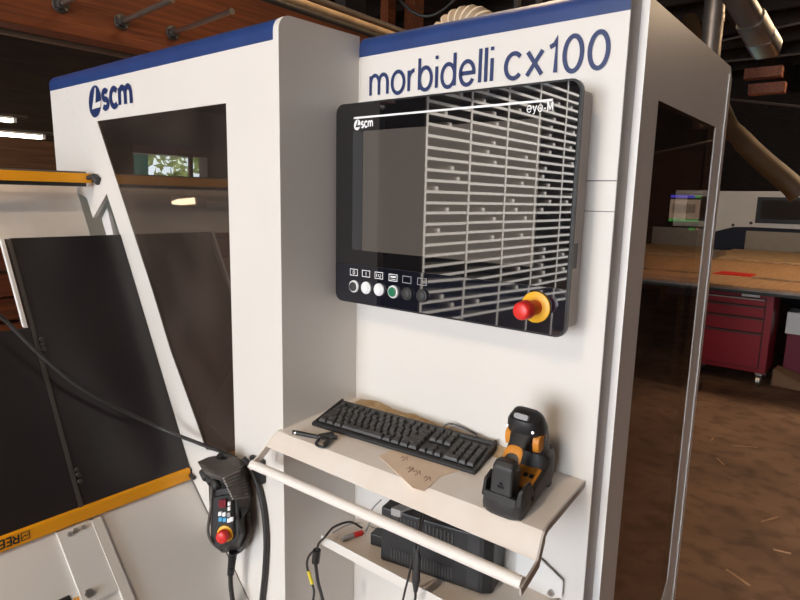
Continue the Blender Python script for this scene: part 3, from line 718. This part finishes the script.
# hood over the handwheels and the ridged guard on the right
def shell(P, dv): return MB().hull([p for p in P]+[p+dv for p in P])
o = shell([A_(197, 463, -.40), A_(207, 457, -.33), A_(228, 453, -.285), A_(238, 458, -.285), A_(243, 468, -.30), A_(221, 478, -.385), A_(204, 474, -.40)], Vector((0, .02, -.020))).build('hood', MATS['worn_rubber'], pd, bevel=.006)
MB().cyl(A_(224, 459, -.318), A_(224, 459, -.318)+Vector((0, -.012, .014)), .011, 16).build('hood_socket', blk, pd)
gd = MB()
gp = [A_(221, 478, -.385), A_(243, 466, -.30), A_(250, 499, -.29), A_(248, 512, -.29), A_(241, 512, -.32), A_(235, 500, -.345), A_(229, 490, -.37)]
gd.hull(gp+[p+Vector((-.03, .035, -.01)) for p in gp]); gd.build('guard', MATS['worn_rubber'], pd, bevel=.004)
mb = MB()
for k in range(9):
    t = k/8.; a = A_(224, 478, -.382).lerp(A_(233, 498, -.352), t); b = A_(242, 469, -.302).lerp(A_(248.5, 496, -.293), t)
    mb.tube([a+Vector((.002, -.003, 0)), b+Vector((.002, -.003, 0))], .0028, 6)
mb.build('guard_ribs', mat('rib_dust', (.23, .21, .19), .7), pd)
MB().cyl(A_(243, 508, -.300), A_(243, 508, -.300)+Vector((.020, -.034, .004)), .0165, 20).build('side_socket', blk, pd)
MB().tube(spline([A_(247, 512, -.285), A_(248.5, 530, -.285), A_(243, 546, -.29), A_(236, 552, -.30)], 5), .008, 8).build('guard_rail', MATS['worn_rubber'], pd, smooth=40)
MB().tube(spline([A_(212, 488, -.365), A_(211, 508, -.372), A_(208, 530, -.372), A_(212, 542, -.37), A_(222, 550, -.34)], 5), .004, 8).build('guard_rail', MATS['worn_rubber'], pd, smooth=40)
for (a, b) in (((203, 471), (207, 479)), ((213, 479), (218, 488)), ((208, 476), (212, 483))):
    p, q = A_(*a, -.37), A_(*b, -.375); MB().cyl(p, q, .011, 14, bev=.003).build('handwheel', blk, pd, smooth=40)
MB().box((-1.232, -.275, .86), (-1.178, YL-.0003, .925), .004).build('hanger', blk, pd)
p, q = A_(233, 552, -.315), A_(230.5, 575, -.315)
mb = MB()
for k in range(8):
    a = p.lerp(q, k/8.); b = p.lerp(q, (k+.7)/8.); mb.cyl(a, b, .0115-.0003*k, 12)
mb.cyl(p, q, .0075, 10); mb.build('strain_relief', blk, pd, smooth=40)
MB().tube(spline([q, A_(231, 588, -.315), A_(234, 610, -.315), A_(240, 650, -.31)], 6), .0065, 8).build('cord', cable, pd, smooth=60)
cord('pendant_cable', 'thick dark cable hanging behind the pendant down the machine corner', [at(243, 458, -.285), at(252, 470, -.275), at(262, 500, -.271), at(266, 535, -.271), at(265, 570, -.271), at(262, 600, -.271), at(256, 660, -.271)], .0078, cable, 8)

# ================================================================== THE WORKSHOP
X0, X1, Y0, Y1, ZC = -7.0, 6.0, -9.0, 13.0, 4.3
fl = bpy.data.materials.new('dusty_floor'); fl.use_nodes = True; nt = fl.node_tree; bs = nt.nodes['Principled BSDF']; bs.inputs['Roughness'].default_value = .75
tc = nt.nodes.new('ShaderNodeTexCoord')
def nz(scale, detail, sx=(1, 1, 1)):
    mp = nt.nodes.new('ShaderNodeMapping'); mp.inputs['Scale'].default_value = sx; nt.links.new(tc.outputs['Object'], mp.inputs['Vector'])
    n = nt.nodes.new('ShaderNodeTexNoise'); n.inputs['Scale'].default_value = scale; n.inputs['Detail'].default_value = detail; nt.links.new(mp.outputs['Vector'], n.inputs['Vector']); return n
def ramp(src, els):
    r = nt.nodes.new('ShaderNodeValToRGB'); nt.links.new(src, r.inputs['Fac'])
    r.color_ramp.elements[0].position, r.color_ramp.elements[0].color = els[0][0], (*els[0][1], 1)
    r.color_ramp.elements[1].position, r.color_ramp.elements[1].color = els[-1][0], (*els[-1][1], 1)
    for p, c in els[1:-1]:
        e = r.color_ramp.elements.new(p); e.color = (*c, 1)
    return r
r1 = ramp(nz(1.6, 8).outputs['Fac'], [(.30, (.14, .078, .050)), (.5, (.235, .135, .088)), (.72, (.33, .20, .13))])
r2 = ramp(nz(8, 14, (1, 1.2, 1)).outputs['Fac'], [(.36, (.62, .60, .58)), (.52, (1, 1, 1)), (.70, (1.0, .98, .94)), (.78, (1.5, 1.4, 1.25))])
mx = nt.nodes.new('ShaderNodeMix'); mx.data_type = 'RGBA'; mx.blend_type = 'MULTIPLY'; mx.inputs[0].default_value = .9
nt.links.new(r1.outputs[0], mx.inputs[6]); nt.links.new(r2.outputs[0], mx.inputs[7]); nt.links.new(mx.outputs[2], bs.inputs['Base Color'])
bp = nt.nodes.new('ShaderNodeBump'); bp.inputs['Strength'].default_value = .3; nt.links.new(nz(40, 6).outputs['Fac'], bp.inputs['Height']); nt.links.new(bp.outputs[0], bs.inputs['Normal'])
def wall(name, m, lo, hi): return struct(MB().box(lo, hi).build(name, m))
wall('floor', fl, (X0-.2, Y0-.2, -.1), (X1+.2, Y1+.2, 0))
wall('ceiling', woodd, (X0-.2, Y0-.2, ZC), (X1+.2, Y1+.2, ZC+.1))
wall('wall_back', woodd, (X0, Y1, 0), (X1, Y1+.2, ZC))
# left wall: planks up to head height, a window towards the front
WY0, WY1, WZ0, WZ1 = -3.93, -2.94, 1.80, 2.07
struct(MB().prism([(Y0, 0), (Y1, 0), (Y1, 2.12), (Y0, 2.12)], 'x', X0-.2, X0, holes=[[(WY0, WZ0), (WY1, WZ0), (WY1, WZ1), (WY0, WZ1)]]).build('wall_left', plank))
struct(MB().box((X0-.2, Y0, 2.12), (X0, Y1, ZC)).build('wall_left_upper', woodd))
win = struct(MB().box((X0-.14, WY0, WZ0), (X0-.13, WY1, WZ1)).build('window_1', winglass))
for a, b in (((WY0-.03, WZ0-.09), (WY1+.03, WZ0)), ((WY0-.03, WZ1), (WY1+.03, WZ1+.09)), ((-3.70, WZ0), (-3.66, WZ1))):
    MB().box((X0-.02, a[0], a[1]), (X0+.03, b[0], b[1])).build('window_frame', wood, win)
struct(MB().box((X0, -2.55, .0), (X0+.12, -2.4, 2.12)).build('trim_1', woodd))
# front wall with the big open doorway, right wall with the side doorway
D0, D1, DZ = -2.9, 2.4, 3.7
wall('wall_front', plank, (X0, Y0-.2, 0), (D0, Y0, ZC)); wall('wall_front_right', plank, (D1, Y0-.2, 0), (X1, Y0, ZC)); wall('wall_front_top', woodd, (D0, Y0-.2, DZ), (D1, Y0, ZC))
wall('wall_right', plank, (X1, Y0, 0), (X1+.2, Y1, ZC))
for k, y in enumerate([y*.9-1.0 for y in range(15)]):
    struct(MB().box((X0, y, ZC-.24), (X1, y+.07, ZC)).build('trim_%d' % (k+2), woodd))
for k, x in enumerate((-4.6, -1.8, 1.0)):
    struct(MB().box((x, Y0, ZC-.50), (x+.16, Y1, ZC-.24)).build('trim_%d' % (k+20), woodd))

# timber beam with pipe pegs, conduit and stock above the machine
tag(MB().box((-3.13, -2.6, 2.305), (-3.0, 4.2, 2.78), .006).build('timber_beam', wood), 'heavy orange-brown timber beam running overhead at the upper left', 'beam')
struct(MB().box((-3.12, 1.9, 2.78), (-3.02, 2.1, ZC)).build('trim_30', woodd)); struct(MB().box((-3.12, -2.3, 2.78), (-3.02, -2.1, ZC)).build('trim_31', woodd))
labs = ['steel pipe peg on the timber beam, leftmost of three', 'steel pipe peg in the middle of the three on the timber beam', 'steel pipe peg on the timber beam nearest the blue stripe corner']
for (y, z, L), lb in zip(((.06, 2.424, .42), (.335, 2.414, .46), (.602, 2.421, .52)), labs):
    t = thing('pipe_peg', lb, 'pipe', (-3.0, y, z), 'pipe pegs on the timber beam')
    MB().cyl((-3.0005, y, z), (-2.99, y, z), .036, 20, bev=.002).cyl((-2.99, y, z), (-2.965, y, z), .021, 16).build('flange', darkst, t, smooth=40)
    MB().cyl((-2.97, y, z), (-3+L, y, z+.02), .0125, 14).cyl((-3+L-.004, y, z+.0198), (-3+L, y, z+.02), .0145, 14).build('pipe', steel if y > .5 else zinc, t, smooth=40)
    for a in (45, 135, 225, 315): MB().cyl((-2.991, y+.026*math.cos(math.radians(a)), z+.026*math.sin(math.radians(a))), (-2.984, y+.026*math.cos(math.radians(a)), z+.026*math.sin(math.radians(a))), .006, 8).build('bolt', steel, t)
tag(MB().cyl((-3.3, -2.8, 2.333), (-3.3, 2.8, 2.342), .024, 14).cyl((-3.3, -2.0, 2.35), (-3.3, -2.0, ZC), .006, 8).cyl((-3.3, 2.2, 2.35), (-3.3, 2.2, ZC), .006, 8).build('conduit', zinc, smooth=40), 'grey conduit pipe running below the timber beam', 'pipe')
for k, (x, z, r, m, lb, nm) in enumerate(((-2.2, 2.470, .022, lumb, 'pale round pole above the machine between the two dark pipes', 'pole'), (-2.24, 2.525, .018, zinc, 'dark pipe lying above the pale round pole', 'pipe'), (-2.16, 2.425, .014, darkst, 'thin dark pipe lying below the pale round pole', 'pipe'))):
    tag(MB().cyl((x, -.4, z), (x, 3.4, z-.01), r, 14).build(nm, m, smooth=40), lb, 'pipe' if nm == 'pipe' else 'pole', 'poles stored above the machine')
for k, y in enumerate((.2, 2.9)):
    struct(MB().box((-2.30, y, 2.39), (-2.10, y+.05, 2.41)).box((-2.30, y, 2.40), (-2.27, y+.05, ZC-.2)).box((-2.13, y, 2.40), (-2.10, y+.05, ZC-.2)).build('trim_%d' % (k+32), darkst))
for x, y, lb in ((-3.35, 3.0, 'reddish timber post seen above the machine console'), (-4.5, 4.0, 'reddish timber post farther left above the machine')):
    tag(MB().box((x-.05, y, 0), (x+.06, y+.12, ZC-.5)).build('timber_post', wood), lb, 'post', 'timber posts behind the machine')
tag(MB().tube(spline([(-3.6, 2.4, 3.9), (-3.0, 2.6, 3.0), (-2.6, 2.8, 3.2), (-2.2, 3.0, 3.9)], 8), .012, 8).build('loose_cable', cable, smooth=60), 'dark cable sagging from the roof behind the machine', 'cable')

# corrugated hose on top of the console
mb = MB(); rings = []; n = 66
for i in range(n+1):
    a = math.radians(-30+240*i/n); c = Vector((-.872-.056*math.cos(a), .115+.02*math.sin(a), 1.972+.048*math.sin(a)))
    rad = Vector((-math.cos(a), .2, math.sin(a))).normalized(); tan = Vector((math.sin(a), 0, math.cos(a)))
    r = .042+(.010 if i % 4 < 2 else -.003)
    rings.append(sell(c, rad, rad.cross(tan), r, r, 18, 2))
mb.loft(rings)
tag(mb.build('duct_hose', hosem, smooth=25), 'cream corrugated duct hose bulging over the top of the console', 'hose')

# fluorescent battens far left
for k, (z, ye, lb) in enumerate(((2.215, .90, 'upper glowing fluorescent batten at the far left'), (2.090, 1.13, 'lower glowing fluorescent batten at the far left'))):
    t = thing('fluorescent_light', lb, 'light', (-6.2, .4, z), 'fluorescent lights by the left wall')
    MB().box((-6.235, -.4, z+.028), (-6.165, ye+.12, z+.05), .004).build('batten', darkst, t)
    MB().cyl((-6.2, -.35, z), (-6.2, ye, z), .018, 14).build('tube', lampm, t, smooth=40)
    for y in (-.38, ye+.01): MB().box((-6.215, y, z-.015), (-6.185, y+.025, z+.03)).build('lamp_holder', wpl, t)
    MB().cyl((-6.2, .0, z+.06), (-6.2, .0, ZC-.2), .004, 6).build('hanger', darkst, t)
# boards behind the hood
for k in range(7):
    z = 1.0+.085*k; x = -2.22-.012*(k % 3)
    lb = ['lowest', 'second lowest', 'third lowest', 'middle', 'third highest', 'second highest', 'topmost'][k]
    tag(MB().box((x-.12, -1.0, z), (x, -.45+.01*k, z+.075), .003).build('hardwood_board', wood), 'brown board behind the black hood at the left edge, %s of the stack' % lb, 'board', 'boards stacked behind the hood')
tag(MB().box((-2.34, -1.02, 0), (-2.21, -.45, .999)).build('board_stand', woodd), 'dark stand under the brown boards behind the black hood', 'stand')

# ---------------- right-hand background
tc_ = thing('tool_cabinet', 'red rolling tool cabinet with drawers under the workbench', 'tool cabinet', (-.99, 5.1, 0))
cx0, cx1, cy, cz0, cz1 = -1.30, -.690, 4.82, .135, .842
MB().box((cx0, cy+.012, cz0), (cx1, cy+.45, cz1), .006).build('body', cabm, tc_)
MB().box((cx0+.03, cy+.006, cz0+.04), (cx1-.055, cy+.0125, cz1-.035)).build('drawer_recess', cabd, tc_)
zs = [.175, .495, .63, .735, .805]
for i, (a, b) in enumerate(zip(zs[:-1], zs[1:])):
    d = MB().box((cx0+.035, cy-.006, a+.006), (cx1-.062, cy+.008, b-.006), .003).build('drawer', cabm, tc_)
    MB().box((cx0+.04, cy-.014, b-.016), (cx1-.067, cy-.006, b-.008)).build('drawer_pull', steel if i == 3 else darkst, d)
MB().box((-.94, cy-.0005, .812), (-.80, cy+.005, .838)).build('paper_label', wpl, tc_)
for x, y in ((cx0+.05, cy+.08), (cx1-.05, cy+.06), (cx0+.05, cy+.40), (cx1-.05, cy+.40)):
    w = MB().cyl((x-.016, y, .055), (x+.016, y, .055), .0545, 20).build('caster', steel, tc_, smooth=40)
    MB().box((x-.03, y-.04, .118), (x+.03, y+.04, .134)).hull([(x+s*a, y+b, c) for s in (-1, 1) for a in (.02, .024) for b, c in ((-.03, .12), (.03, .12), (.0, .045), (.012, .045))]).build('caster_fork', steel, w)
tb = thing('workbench', 'long workbench with dark green frame behind the machine at right', 'workbench', (.2, 7.2, 0))
MB().box((-2.0, 4.72, .845), (2.6, 9.7, .888), .004).build('bench_frame', cabgr, tb)
MB().box((-2.0, 4.715, .872), (2.6, 4.722, .890)).build('edge_rail', zinc, tb)
for x in (-1.95, -.05, 2.4):
    for y in (4.95, 9.5): MB().box((x, y, 0), (x+.08, y+.08, .845)).build('leg', cabgr, tb)
tag(MB().box((-1.97, 4.73, .8885), (2.55, 9.5, .906)).build('plywood_sheet', ply), 'broad plywood sheet lying on the green workbench', 'sheet')
tag(MB().box((-1.85, 7.4, .9065), (2.5, 9.45, .935), .003).build('plywood_board', lumb), 'pale board lying on the far half of the plywood sheet', 'board')
tag(MB().hull([(-1.36, 5.62, .9065), (-1.32, 5.95, .9065), (-1.0, 5.92, .9065), (-1.0, 5.60, .9065), (-1.36, 5.62, .911), (-1.32, 5.95, .911), (-1.0, 5.92, .911), (-1.0, 5.60, .911)]).build('red_strip', mat('red_strip_paint', (.62, .02, .015), .5)), 'bright red flat strip lying on the plywood sheet', 'strip')
tag(MB().box((-.98, 5.45, .9065), (1.2, 5.53, .925)).build('batten_strip', lumb), 'pale wooden batten along the front of the plywood sheet', 'batten')
tag(MB().box((.0, 4.85, .9065), (1.6, 5.05, .930)).build('offcut_board', ply), 'offcut board at the right front of the workbench', 'board')
# second machine beyond the bench
sm = thing('panel_machine', 'dim white machine with a dark window standing beyond the workbench', 'machine', (-.2, 10.8, 0))
k = (10.3+1.18)/(8+1.18)
def bg(px, py, y=10.3): return at(px, py, y)
h = [(bg(700, 191).x, bg(712, 191).z), (2.2, bg(800, 191).z), (2.2, bg(800, 231).z), (bg(752, 228).x, bg(752, 227).z), (bg(733, 229).x, bg(733, 227).z), (bg(700, 236).x, bg(700, 235).z)]
MB().prism(h, 'y', 10.3, 11.6).build('housing', white2, sm)
a, b = bg(758, 197), bg(758, 223)
MB().box((a.x, 10.285, b.z), (2.0, 10.30, a.z)).build('window_frame', blk, sm)
MB().box((a.x+.07, 10.28, b.z+.07), (1.9, 10.286, a.z-.05)).build('window', dimint, sm)
MB().box((-2.6, 10.32, 0), (2.2, 11.5, h[3][1]+.03)).build('base', navy, sm)
for px, py in ((733, 225), (751, 223)):
    q = bg(px, py); MB().cyl((q.x, 10.29, q.z), (q.x, 10.3, q.z), .025, 10).build('latch', darkst, sm)
q0, q1 = at(746, 232, 9.46), at(746, 250, 9.46)
tag(MB().box((q0.x, 9.46, .907), (2.3, 9.50, q0.z+.02), .004).build('grey_sheet', mat('grey_board', (.27, .255, .235), .6, noise=.1)), 'grey sheet panel standing at the back edge of the workbench', 'panel')
# box and clutter under the bench
t = thing('white_crate', 'white box with a magenta base under the workbench at the right edge', 'box', (-.42, 5.3, 0))
MB().box((-.62, 5.2, .46), (-.2, 5.5, .66), .006).build('upper_box', wpl, t)
MB().box((-.60, 5.2, .0), (-.2, 5.5, .458), .004).build('base_box', mat('magenta_card', (.16, .010, .035), .6), t)
tag(MB().hull([(-.64, 5.75, .0), (-.2, 5.75, .0), (-.2, 6.2, .0), (-.64, 6.2, 0), (-.6, 5.8, .26), (-.25, 5.8, .24), (-.3, 6.1, .3), (-.6, 6.1, .25)]).build('dark_bag', navy, bevel=.03), 'dark blue bag slumped under the workbench beside the red cabinet', 'bag')
tag(MB().hull([(-.66, 5.02, .0), (-.38, 4.98, .0), (-.36, 5.18, .0), (-.66, 5.18, 0), (-.66, 5.05, .15), (-.42, 5.03, .06), (-.42, 5.16, .10), (-.64, 5.16, .17)]).build('kraft_sack', mat('kraft_sack_paper', (.22, .125, .07), .8), bevel=.01), 'brown paper sack on the floor beside the red cabinet caster', 'sack')
# floor litter
for k, (px, py, L, a) in enumerate(((745, 447, .16, .5), (720, 462, .10, 2.2), (770, 520, .13, 1.1), (738, 578, .12, 2.6), (782, 552, .07, .2), (712, 440, .07, 1.5))):
    q = at(px, py, .0, 'z'); d = Vector((math.cos(a), math.sin(a), 0)); nn = Vector((-d.y, d.x, 0))
    tag(MB().hull([q+d*s*L/2+nn*t*.005+Vector((0, 0, z)) for s in (-1, 1) for t in (-1, 1) for z in (.0005, .006)]).build('wood_splinter', ply), ['pale wood splinter on the brown floor, highest in the frame', 'short wood splinter on the floor near the side door', 'wood splinter lying in the middle of the lower right floor', 'wood splinter nearest the camera by the side door edge', 'tiny wood splinter on the floor near the right edge of the frame', 'tiny wood splinter just beside the side door frame'][k], 'splinter', 'splinters on the floor')
# ducts, hose, roof bits at upper right
t = thing('vertical_duct', 'upright round metal duct rising behind the side door', 'duct', (-1.16, 4.0, 0))
MB().cyl((-1.238, 4.1, 2.2), (-1.238, 4.1, ZC), .075, 24).build('pipe', zinc, t, smooth=40)
MB().cyl((-1.238, 4.1, 2.98), (-1.238, 4.1, 3.04), .079, 24).build('pipe_joint', zinc, t, smooth=40)
t = thing('slanting_duct', 'galvanised duct slanting down from the roof at the upper right', 'duct', (-.6, 2.5, 2.4))
a, b = at(725, -25, 2.6), at(768, 50, 3.3)
mid = a.lerp(b, .55)
def sq(c, d, r, e=5):
    d = d.normalized(); x = d.cross(Vector((0, 0, 1))).normalized(); return sell(c, x, d.cross(x), r, r*.8, 20, e)
dd = b-a
MB().loft([sq(a, dd, .068, 3), sq(mid, dd, .068, 3), sq(mid, dd, .074), sq(b, dd, .074), sq(b+dd*.02, dd, .06)]).build('duct_body', zinc, t, smooth=40)
MB().loft([sq(a.lerp(b, .80), dd, .077), sq(a.lerp(b, .985), dd, .077)]).build('end_sleeve', steel, t, smooth=40)
MB().cyl(a.lerp(b, .60), a.lerp(b, .60)+Vector((0, 0, 1.2)), .008, 8).build('hanger', darkst, t)
tag(MB().tube(spline([at(690, 20, 6.6), at(722, 112, 5.4), at(740, 138, 5.2), at(762, 160, 5.1), at(790, 184, 5.0), at(800, 196, 5.0)], 8), [.085]*17+[.09]*24, 14).build('flexible_hose', mat('amber_hose', (.085, .042, .014), .6, noise=.3), smooth=50), 'amber flexible dust hose drooping behind the side door', 'hose')
for (p, q, lb) in (((748, 77), (776, 71), 'short lit roof timber at upper right, upper of two'), ((752, 92), (779, 89), 'short lit roof timber at upper right, lower of two')):
    a, b = at(*p, 5.5), at(*q, 5.0)
    tag(MB().box((a.x, 5.3, a.z-.05), (b.x, 5.42, a.z+.04)).build('roof_block', wood), lb, 'timber', 'roof timbers at upper right')
for k, (p, q) in enumerate((((724, 40), (812, 20)), ((720, 62), (815, 52)), ((735, 100), (815, 108)))):
    a, b = at(*p, 6.0), at(*q, 6.0)
    tag(MB().cyl((X0+.001, 6, a.z-(a.x-X0)*(b.z-a.z)/(b.x-a.x)), (X1-.001, 6, b.z+(X1-b.x)*(b.z-a.z)/(b.x-a.x)), .012, 8).build('wire', darkst), ['thin roof wire crossing the upper right, highest of three', 'thin roof wire crossing the upper right, middle of three', 'thin roof wire crossing the upper right, lowest of three'][k], 'wire', 'roof wires')
# computer terminal seen through the side window
t = thing('computer_terminal', 'glowing computer screen on a stand seen through the smoked side window', 'computer', (-1.35, 4.2, 0))
ZT = lambda px, py: at(px, py, 4.2)
a, b = ZT(671, 195), ZT(671, 221); w = .34
MB().box((a.x-.02, 4.204, b.z-.16), (a.x+w, 4.25, a.z+.02), .006).build('screen_case', blk, t)
hgt = a.z-b.z
MB().box((a.x, 4.2, a.z-.10*hgt), (a.x+w*.55, 4.204, a.z)).build('screen_bar', scr_b, t)
MB().box((a.x+w*.55, 4.2, a.z-.10*hgt), (a.x+w-.02, 4.204, a.z)).build('screen_bar', scr_g, t)
MB().box((a.x, 4.2, b.z+.10*hgt), (a.x+w-.02, 4.204, a.z-.16*hgt)).build('screen_form', scr_w, t)
MB().box((a.x+.02, 4.199, b.z+.32*hgt), (a.x+w-.14, 4.2, a.z-.34*hgt)).build('screen_field', scr_m, t)
MB().box((a.x, 4.2, b.z), (a.x+w-.02, 4.204, b.z+.09*hgt)).build('screen_bar', scr_g, t)
for px, m in ((690, led_g), (693, led_g), (698, led_w)):
    q = ZT(px, 229); MB().cyl((q.x, 4.204, q.z), (q.x, 4.198, q.z), .012, 12).build('indicator', m, t)
q = ZT(685, 250); MB().box((q.x-.02, 4.2, q.z), (q.x+.03, 4.24, b.z-.10)).build('stand_post', zinc, t)
MB().box((q.x-.22, 4.1, q.z-.045), (q.x+.25, 4.5, q.z), .004).build('table_top', zinc, t)
MB().box((q.x-.03, 4.25, .08), (q.x+.02, 4.30, q.z-.04)).build('table_column', zinc, t)
MB().box((q.x-.25, 4.12, .03), (q.x+.2, 4.4, .08)).build('table_foot', darkst, t)
t = thing('waste_bin', 'pale waste bin with a lid on the floor seen through the side window', 'bin', (-1.95, 5.3, 0))
MB().cyl((-1.95, 5.3, 0), (-1.95, 5.3, .74), .15, 20, r1=.18).build('bin_body', mat('bin_plastic', (.20, .17, .15), .5), t, smooth=40)
MB().cyl((-1.95, 5.3, .74), (-1.95, 5.3, .80), .19, 20, r1=.15).build('lid', wpl, t, smooth=40)
tag(MB().box((-5.2, 9.9, 0), (-2.55, 9.96, 2.5)).build('plank_screen', plank), 'brown plank screen far behind the smoked side window', 'screen')

# ---------------- behind the viewer (seen as reflections)
rk = thing('storage_rack', 'tall pigeonhole storage rack reflected in the control panel glass', 'rack', (-3.65, -5.6, 0))
RX, RY, BW, NB, NS, RP_ = -3.5, -3.68, .77, 5, 30, .105
MB().box((RX-.50, RY-BW*NB, .05), (RX-.46, RY, .08+NS*RP_)).build('rack_back', rackd, rk)
for i in range(NB+1): MB().box((RX-.012, RY-BW*i-.017, 0), (RX+.002, RY-BW*i+.017, .1+NS*RP_)).build('upright', shelfw, rk)
for i in range(NB+1): MB().box((RX-.46, RY-BW*i-.010, 0), (RX-.013, RY-BW*i+.010, .1+NS*RP_)).build('divider', rackd, rk)
MB().box((RX-.50, RY+.011, .0), (RX-.014, RY+.03, .1+NS*RP_)).build('end_panel', mat('rack_end_grey', (.10, .088, .078), .7), rk)
base = None
for i in range(NB):
    for j in range(NS):
        if j < 4 or j > 28 or i == 4: continue
        if base is None:
            base = o = MB().box((RX-.45, RY-BW+.018, -.006), (RX-.008, RY-.018, .006)).build('rack_shelf', rackd, rk)
            MB().box((RX-.007, RY-BW+.018, -.014), (RX-.001, RY-.018, .014)).build('shelf_lip', shelfw, o)
        else:
            o = base.copy(); COL.objects.link(o); o.parent = rk
            c = base.children[0].copy(); COL.objects.link(c); c.parent = o
        o.location = (0, -BW*i, .10+RP_*j+random.uniform(-.004, .004))
mb, mc = MB(), MB()
for j in range(4, 29):
    z = .10+RP_*j; y = RY-BW*4
    mb.box((RX-.45, y-BW+.018, z-.006), (RX-.008, y-.018, z+.006)); mc.box((RX-.007, y-BW+.018, z-.014), (RX-.001, y-.018, z+.014))
o = mb.build('rack_shelf', rackd, rk); o['kind'] = 'stuff'; mc.build('shelf_lip', shelfw, o)['kind'] = 'stuff'
tn = None; k = 0
for i in range(NB):
    for j in range(4, 27):
        if random.random() < .45: continue
        y = RY-BW*i-random.uniform(.2, .6); z = .10+RP_*j+.0125
        if tn is None: tn = o = tag(MB().cyl((0, 0, 0), (0, 0, .045), .10, 16, bev=.006).build('tin', tin, None, smooth=40), 'small pale tin on the storage rack reflected in the control panel', 'tin', 'tins on the storage rack')
        else: o = tn.copy(); COL.objects.link(o)
        o.location = (RX-.12, y, z)
tag(MB().box((X0+.02, -2.2, .0), (X0+.6, 1.6, 1.45)).build('grey_machine_body', mat('dim_machine_grey', (.21, .18, .165), .6)), 'grey cupboard along the left wall reflected in the smoked window', 'cupboard')
def tree(x, y, h, r, lb):
    t = thing('tree', lb, 'tree', (x, y, 0), 'trees outside the window')
    MB().cyl((x, y, -.2), (x, y, h*.6), .14, 10, r1=.07).build('trunk', bark, t, smooth=40)
    mb = MB()
    for k in range(220):
        d = Vector((random.gauss(0, 1), random.gauss(0, 1), random.gauss(0, 1))).normalized()*r*random.uniform(.45, 1)**.6; c = Vector((x, y, h*.72))+Vector((d.x, d.y, d.z*1.1)); s = random.uniform(.07, .16)
        a = Vector((random.gauss(0, 1), random.gauss(0, 1), random.gauss(0, 1))).normalized(); b = a.orthogonal().normalized()
        mb.poly([c-a*s, c+b*s*.5, c+a*s, c-b*s*.5])
    mb.build('foliage', foliage, t)
tree(-10.6, -5.10, 3.0, .62, 'leafy tree outside the window, reflected at the left of it'); tree(-11.6, -6.75, 2.55, .60, 'leafy tree outside the window, reflected at the right of it')
tag(MB().box((-7.64, -3.44, 0), (-7.6, -3.24, 2.6)).build('teal_post', teal), 'teal painted post outside the window', 'post')

# ================================================================== LIGHT
w = bpy.data.worlds.new('world'); scene.world = w; w.use_nodes = True
wb = w.node_tree.nodes['Background']; wb.inputs[0].default_value = (.80, .88, 1.0, 1); wb.inputs[1].default_value = 8.5
def area(name, loc, rot, sx, sy, p, col):
    l = bpy.data.lights.new(name, 'AREA'); l.shape = 'RECTANGLE'; l.size = sx; l.size_y = sy; l.energy = p; l.color = col
    o = bpy.data.objects.new(name, l); COL.objects.link(o); o.location = loc; o.rotation_euler = rot; return o
area('doorway_daylight', ((D0+D1)/2, Y0+.05, 1.8), (PI/2, 0, 0), 5.1, 3.4, 530, (.94, .962, .985))
sun = bpy.data.lights.new('low_sun', 'SUN'); sun.energy = 14; sun.angle = math.radians(.6); sun.color = (1, .91, .8)
so = bpy.data.objects.new('low_sun', sun); COL.objects.link(so); so.location = (0, -10, 3)
so.rotation_euler = Vector((-.5, .86, -.20)).to_track_quat('-Z', 'Y').to_euler()
for k, (x, y, p, lb) in enumerate(((-1.5, .9, 45, 'added warm fill light above the machine'), (-.65, -3.6, 120, 'added warm fill light in front of the machine'), (2.9, 2.2, 14, 'added warm fill light right of the machine'), (.6, 6.2, 140, 'added warm fill light over the workbench'), (-4.6, 2.2, 45, 'added warm fill light behind the timber beam'))):  # unseen lamps, added to brighten and warm chosen faces
    t = thing('added_roof_light', lb, 'light', (x, y, ZC-.3), 'added fill lights')
    MB().box((x-.1, y-.6, ZC-.34), (x+.1, y+.6, ZC-.26)).build('light_body', wpl, t)
    area('added_roof_lamp', (x, y, ZC-.36), (0, 0, 0), .16, 1.1, p, (1, .80, .60) if y < 0 else (1, .72, .45))

scene.view_settings.view_transform = 'Standard'; scene.view_settings.look = 'None'
scene.view_settings.exposure = -0.3; scene.view_settings.gamma = 1.0; scene.view_settings.use_curve_mapping = False
scene.cycles.use_denoising = True
scene.cycles.max_bounces = 8; scene.cycles.transparent_max_bounces = 12
